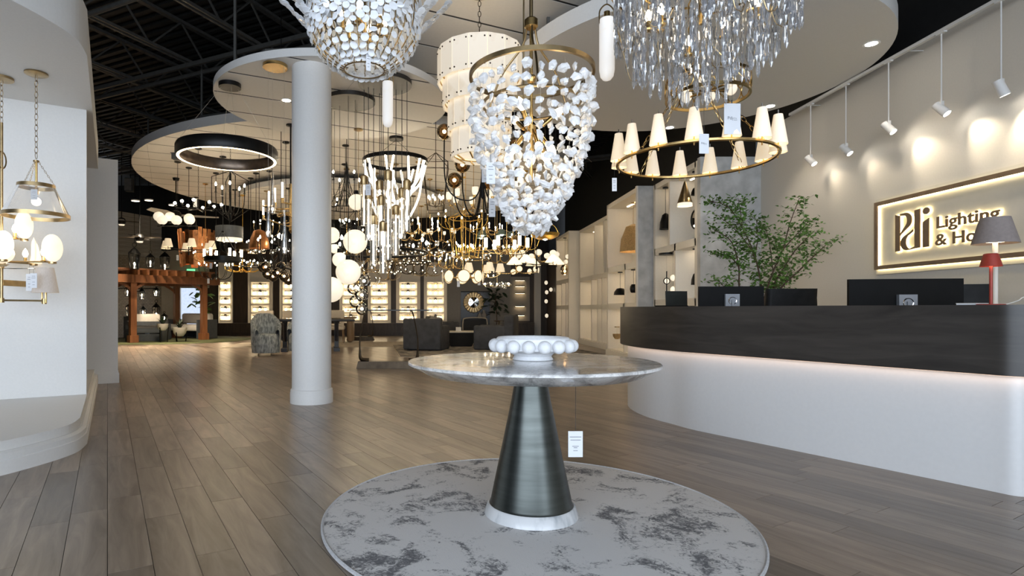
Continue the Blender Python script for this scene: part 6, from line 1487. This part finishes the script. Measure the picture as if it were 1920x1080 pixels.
def orb():
    Y = 11.25; S = Y/FPX; p = P(962, 468, Y); t = thing('ring_orb_pendant', 'orb of crossed gold rings around small bulbs', 'pendant light', p); R = 27*S
    for k in range(5):
        c = MB().torus((0, 0, 0), R, .009, 40, 6).build('gold_ring', 'brass', t, rot=(pi/2*(.3+.35*k), .4*k, .7*k))
    for k in range(4): a = 2*pi*k/4; lamp(t, 'candle', (.08*cos(a), .08*sin(a), -.05), a, .9, 'brass')
    MB().tube([(0, 0, -.06), (0, 0, R)], .006, 6).build('stem', 'brass', t); hang(t, 'brass', R)
orb()
t = dome_pendant('shallow gold bowl pendant beside the white shelving', 1022, 449, 9.4, 54, 11, 'gold_leaf', 'bowl_pendant', None, 'bowl', 'bulb_soft')
for s_ in (-1, 1): MB().tube(catmull([(s_*.22, 0, .1), (s_*.15, 0, .22), (0, 0, .28)], 5), .004, 5).build('bail', 'gold_leaf', t)
arms('black flat chandelier with cream cone shades in front of the shelving end', 1006, 494, 9.8, 84, 5, 'cone', 'black_metal', .2, 'straight', 1.05, name='shade_chandelier', a0=.3)
arms('brass chandelier of small white globes behind the cream cone shades', 1003, 482, 12.6, 80, 8, 'globe', 'brass', .25, 's', .9)
arms('brass bar chandelier with pairs of small glowing discs', 968, 506, 13.7, 84, 8, 'disc', 'brass', .2, 's', .8, name='disc_chandelier')
arms('brass chandelier with dark green dome shades', 928, 442, 13.8, 62, 5, 'dome', 'brass_old', .3, 'down', 1.25, name='dome_chandelier')
def twig_ring():
    p = P(932, 536, 14.5); t = thing('glass_blossom_chandelier', 'wide thin chandelier of tiny glass blossoms left of the grey lit board', 'chandelier', p); r = random.Random(6); me = MB().sph((0, 0, 0), .03, 6, 4).mesh('glass_blossom', 'clear_glass', False)
    MB().tube([(-.36, 0, 0), (.36, 0, 0)], .006, 5).build('bar', 'brass', t)
    for k in range(34):
        x = r.uniform(-.36, .36); inst('glass_blossom', me, t, (x, r.uniform(-.12, .12), r.uniform(-.05, .08)))
    for k in range(5): inst('bulb', m_round(.018, 'bulb_small'), t, (-.3+.15*k, 0, .05))
    hang(t, 'brass', 0)
twig_ring()
def bubbles():
    p = P(672, 552, 8.4); S = 8.4/FPX; t = thing('bubble_glass_cluster', 'string of clear glass bubble globes with bulbs below the white globes', 'pendant light', p)
    for u, v, rp in ((683, 527, 13), (661, 540, 12), (678, 553, 13), (665, 565, 12), (677, 579, 12), (671, 540, 9)):
        q = ((u-672)*S, .06*((u*3) % 4-1.5), (552-v)*S); c = MB().sph((0, 0, 0), rp*S, 20, 14).build('glass_globe', 'clear_glass', t, q); inst('bulb', m_round(.022, 'bulb'), c)
        MB().tube([(q[0], q[1], q[2]+rp*S), (q[0]*.3, q[1]*.3, 1.0)], .002, 4).build('cable', 'wire', t); MB().lathe([(.001, rp*S+.03), (.018, rp*S+.03), (.018, rp*S-.02), (.001, rp*S-.02)], 10).build('cap', 'brass', c)
    hang(t, 'brass_old', 1.0, .004)
bubbles()
arms('thin black candle chandelier just right of the column top', 650, 345, 9.3, 76, 6, 'candle', 'black_metal', .75, 'swoop', 1.0, rr=.006)
ring('black square-framed lantern hoop behind the white globes', 648, 392, 10.8, 66, 6, 'candle', 'black_metal', .6, .008, .9, name='lantern_chandelier')
cage('black box lantern right of the column with upright candles', 646, 402, 12.2, 44, 62, 4, 'black_metal', 4, 1.0)
# smaller fittings that fill the depth between them; each has its own place and finish
fill = [
 ('brass candle wheel left behind the bubble globes', 700, 508, 14.6, 62, 8, 'candle', 'brass_old', 'r', .8), ('little brass candelabra over the second display board', 500, 428, 13.8, 46, 6, 'candle', 'brass_old', 'u', .8),
 ('black candelabra with white candles between column and brass swirl', 505, 452, 12.8, 48, 6, 'candle_white', 'black_metal', 'u', .8), ('small chandelier of clear globes low beside the column', 650, 470, 12.6, 46, 6, 'clear', 'brass', 's', .6),
 ('brass wheel of candles under the glass tube pendants', 705, 446, 13.0, 74, 8, 'candle', 'brass_old', 'r', .9), ('little chandelier of clear glass balls right of the iron wheel', 806, 470, 13.6, 54, 8, 'clear', 'brass', 's', .65),
 ('fine brass chandelier with candle sleeves over the grey wall board', 822, 486, 14.8, 60, 8, 'candle_white', 'brass', 'u', .8), ('low brass candelabra right below the gold lantern', 850, 493, 13.8, 56, 8, 'candle', 'brass', 's', .85),
 ('brass chandelier with clear balls left of the disc chandelier', 800, 508, 15.6, 62, 9, 'clear', 'brass_old', 's', .6), ('small brass wheel of candles between lantern and orb', 915, 472, 14.7, 62, 8, 'candle', 'brass', 'r', .85),
 ('compact brass chandelier with glass jars behind the orb', 938, 480, 16.1, 54, 8, 'clear', 'brass', 'u', .7), ('tiny crystal chandelier straight under the iron wheel hub', 728, 512, 16.0, 48, 8, 'clear', 'brass_old', 'u', .55),
 ('pale glass chandelier above the fourth display board', 658, 505, 15.4, 52, 8, 'clear', 'chrome', 's', .6), ('black candle wheel behind the gold twig cluster', 480, 500, 13.0, 54, 8, 'candle', 'black_metal', 'r', .8),
 ('brass linear cluster of small globes behind bronze lantern', 770, 440, 13.9, 54, 7, 'globe', 'brass', 's', .45), ('white opal cup chandelier far back beside the gold lantern', 828, 440, 14.9, 52, 6, 'cup', 'brass', 'u', .75),
 ('brass chandelier with white candles under the opal cups', 912, 430, 14.4, 60, 8, 'candle_white', 'brass', 's', .85), ('small gold candelabra left of the gold bowl', 985, 452, 12.8, 50, 6, 'candle', 'gold_leaf', 'u', .85),
 ('black chandelier with clear globes over the dining table', 510, 474, 12.0, 60, 7, 'clear', 'black_metal', 'u', .8), ('thin brass hoop of candles far behind the swagging tubes', 742, 420, 15.0, 64, 8, 'candle', 'brass_old', 'r', .8),
 ('brass burst of bulbs far back under the huge disc', 790, 458, 15.8, 58, 9, 'clear', 'brass', 's', .6), ('dim brass candelabra at the far back left of centre', 690, 478, 16.2, 52, 8, 'candle', 'brass_old', 'u', .8),
 ('bronze candle chandelier over the armchairs', 830, 462, 16.4, 56, 8, 'candle', 'dark_bronze', 's', .85), ('bright glass chandelier over the back coffee table', 762, 470, 16.6, 58, 10, 'clear', 'chrome', 's', .6),
 ('black candle wheel over the far dining chairs', 668, 425, 14.2, 60, 8, 'candle', 'black_metal', 'r', .9), ('bronze chandelier of white cups near the back boards', 722, 497, 17.0, 50, 7, 'cup', 'dark_bronze', 'u', .7),
 ('brass hoop with clear jars near the grey wall', 888, 486, 15.8, 60, 9, 'clear', 'brass', 'r', .6), ('black candle chandelier over the pergola end', 440, 462, 14.8, 52, 7, 'candle', 'black_metal', 'u', .85),
 ('brass candle fitting deep behind the shade wheel', 385, 480, 14.1, 44, 6, 'candle', 'brass', 's', .8), ('silver chandelier of glass balls above the bubbles', 690, 524, 16.4, 44, 8, 'clear', 'chrome', 'u', .5),
 ('brass wheel of small globes over the back armchair', 845, 476, 17.0, 56, 8, 'globe', 'brass', 'r', .4), ('little bronze candelabra near the petal mirror', 905, 522, 15.2, 40, 6, 'candle', 'dark_bronze', 's', .7)]
for i, (lb, u, v, Y, w, n, kd, mt, st, s_) in enumerate(fill):
    if st == 'r': ring(lb, u, v, Y, w, n, kd, mt, .4, .010, s_, tg=i % 3 == 0)
    else: arms(lb, u, v, Y, w, n, kd, mt, .32, st, s_, tg=i % 3 == 0, a0=.3*i)
def bark_drum():
    p = P(368, 462, 15.8); S = 15.8/FPX; t = thing('bark_drum_chandelier', 'big drum of ragged copper bark strips behind the shade wheel', 'chandelier', p); r = random.Random(14)
    for k in range(26):
        a = 2*pi*k/26; z0 = -.58+.1*r.random(); z1 = .30+.2*r.random(); R = .46+.05*r.random()
        MB().bar((R*.86*cos(a), R*.86*sin(a), z0), (R*cos(a), R*sin(a), z1), .10, .012, (cos(a), sin(a), 0)).build('bark_strip', 'copper', t, smooth=False)
    for z in (-.2, .2): MB().torus((0, 0, z), .44, .012, 32, 5).build('hoop', 'dark_bronze', t)
    for k in range(4): a = 2*pi*k/4; lamp(t, 'candle', (.15*cos(a), .15*sin(a), -.1), a, 1.2, 'dark_bronze')
    MB().tube([(-.44, 0, .2), (.44, 0, .2)], .01, 5).build('cross_bar', 'dark_bronze', t); hang(t, 'dark_bronze', .2)
bark_drum()
def hang_rods():
    for k, (u, v, Y) in enumerate(((286, 300, 12.4), (1084, 296, 6.5))): pass
t = thing('crystal_sconce', 'small bronze wall fitting with one crystal drop on the dark wall', 'wall lamp', P(1092, 300, 8.0)); MB().tube(catmull([(-.12, 0, -.06), (-.03, 0, .02), (.06, 0, .02), (.13, 0, -.03)], 5), .008, 6).build('branch', 'dark_bronze', t); MB().lathe([(.001, -.16), (.02, -.12), (.001, -.04)], 8).build('crystal_drop', 'crystal', t, smooth=False); MB().tube([(0, 0, .02), (0, 0, top_at(t.location)-t.location.z)], .003, 4).build('cable', 'cord', t)

p = P(243, 347, 17.5); t = thing('wall_speaker', 'small black speaker box high on the black wall above the pergola', 'speaker', p); MB().box((0, 0, 0), (.22, .2, .4), .3).build('cabinet', 'black_paint', t, smooth=False); MB().box((.0, -.1, 0), (.19, .012, .36), .3).build('grille', 'steel_dark', t, smooth=False); MB().tube([(0, .05, .2), (0, .05, 5.98-p.z)], .012, 6).build('hanging_pole', 'black_metal', t)
q = ATZ(331, 288, 4.1); t = thing('junction_box', 'square dark box fixed under the huge back ceiling disc', 'box', q); MB().box((0, 0, -.06), (.14, .14, .12)).build('housing', 'slate_frame', t, smooth=False); MB().box((0, 0, -.004), (.17, .17, .008)).build('mounting_plate', 'black_paint', t, smooth=False)
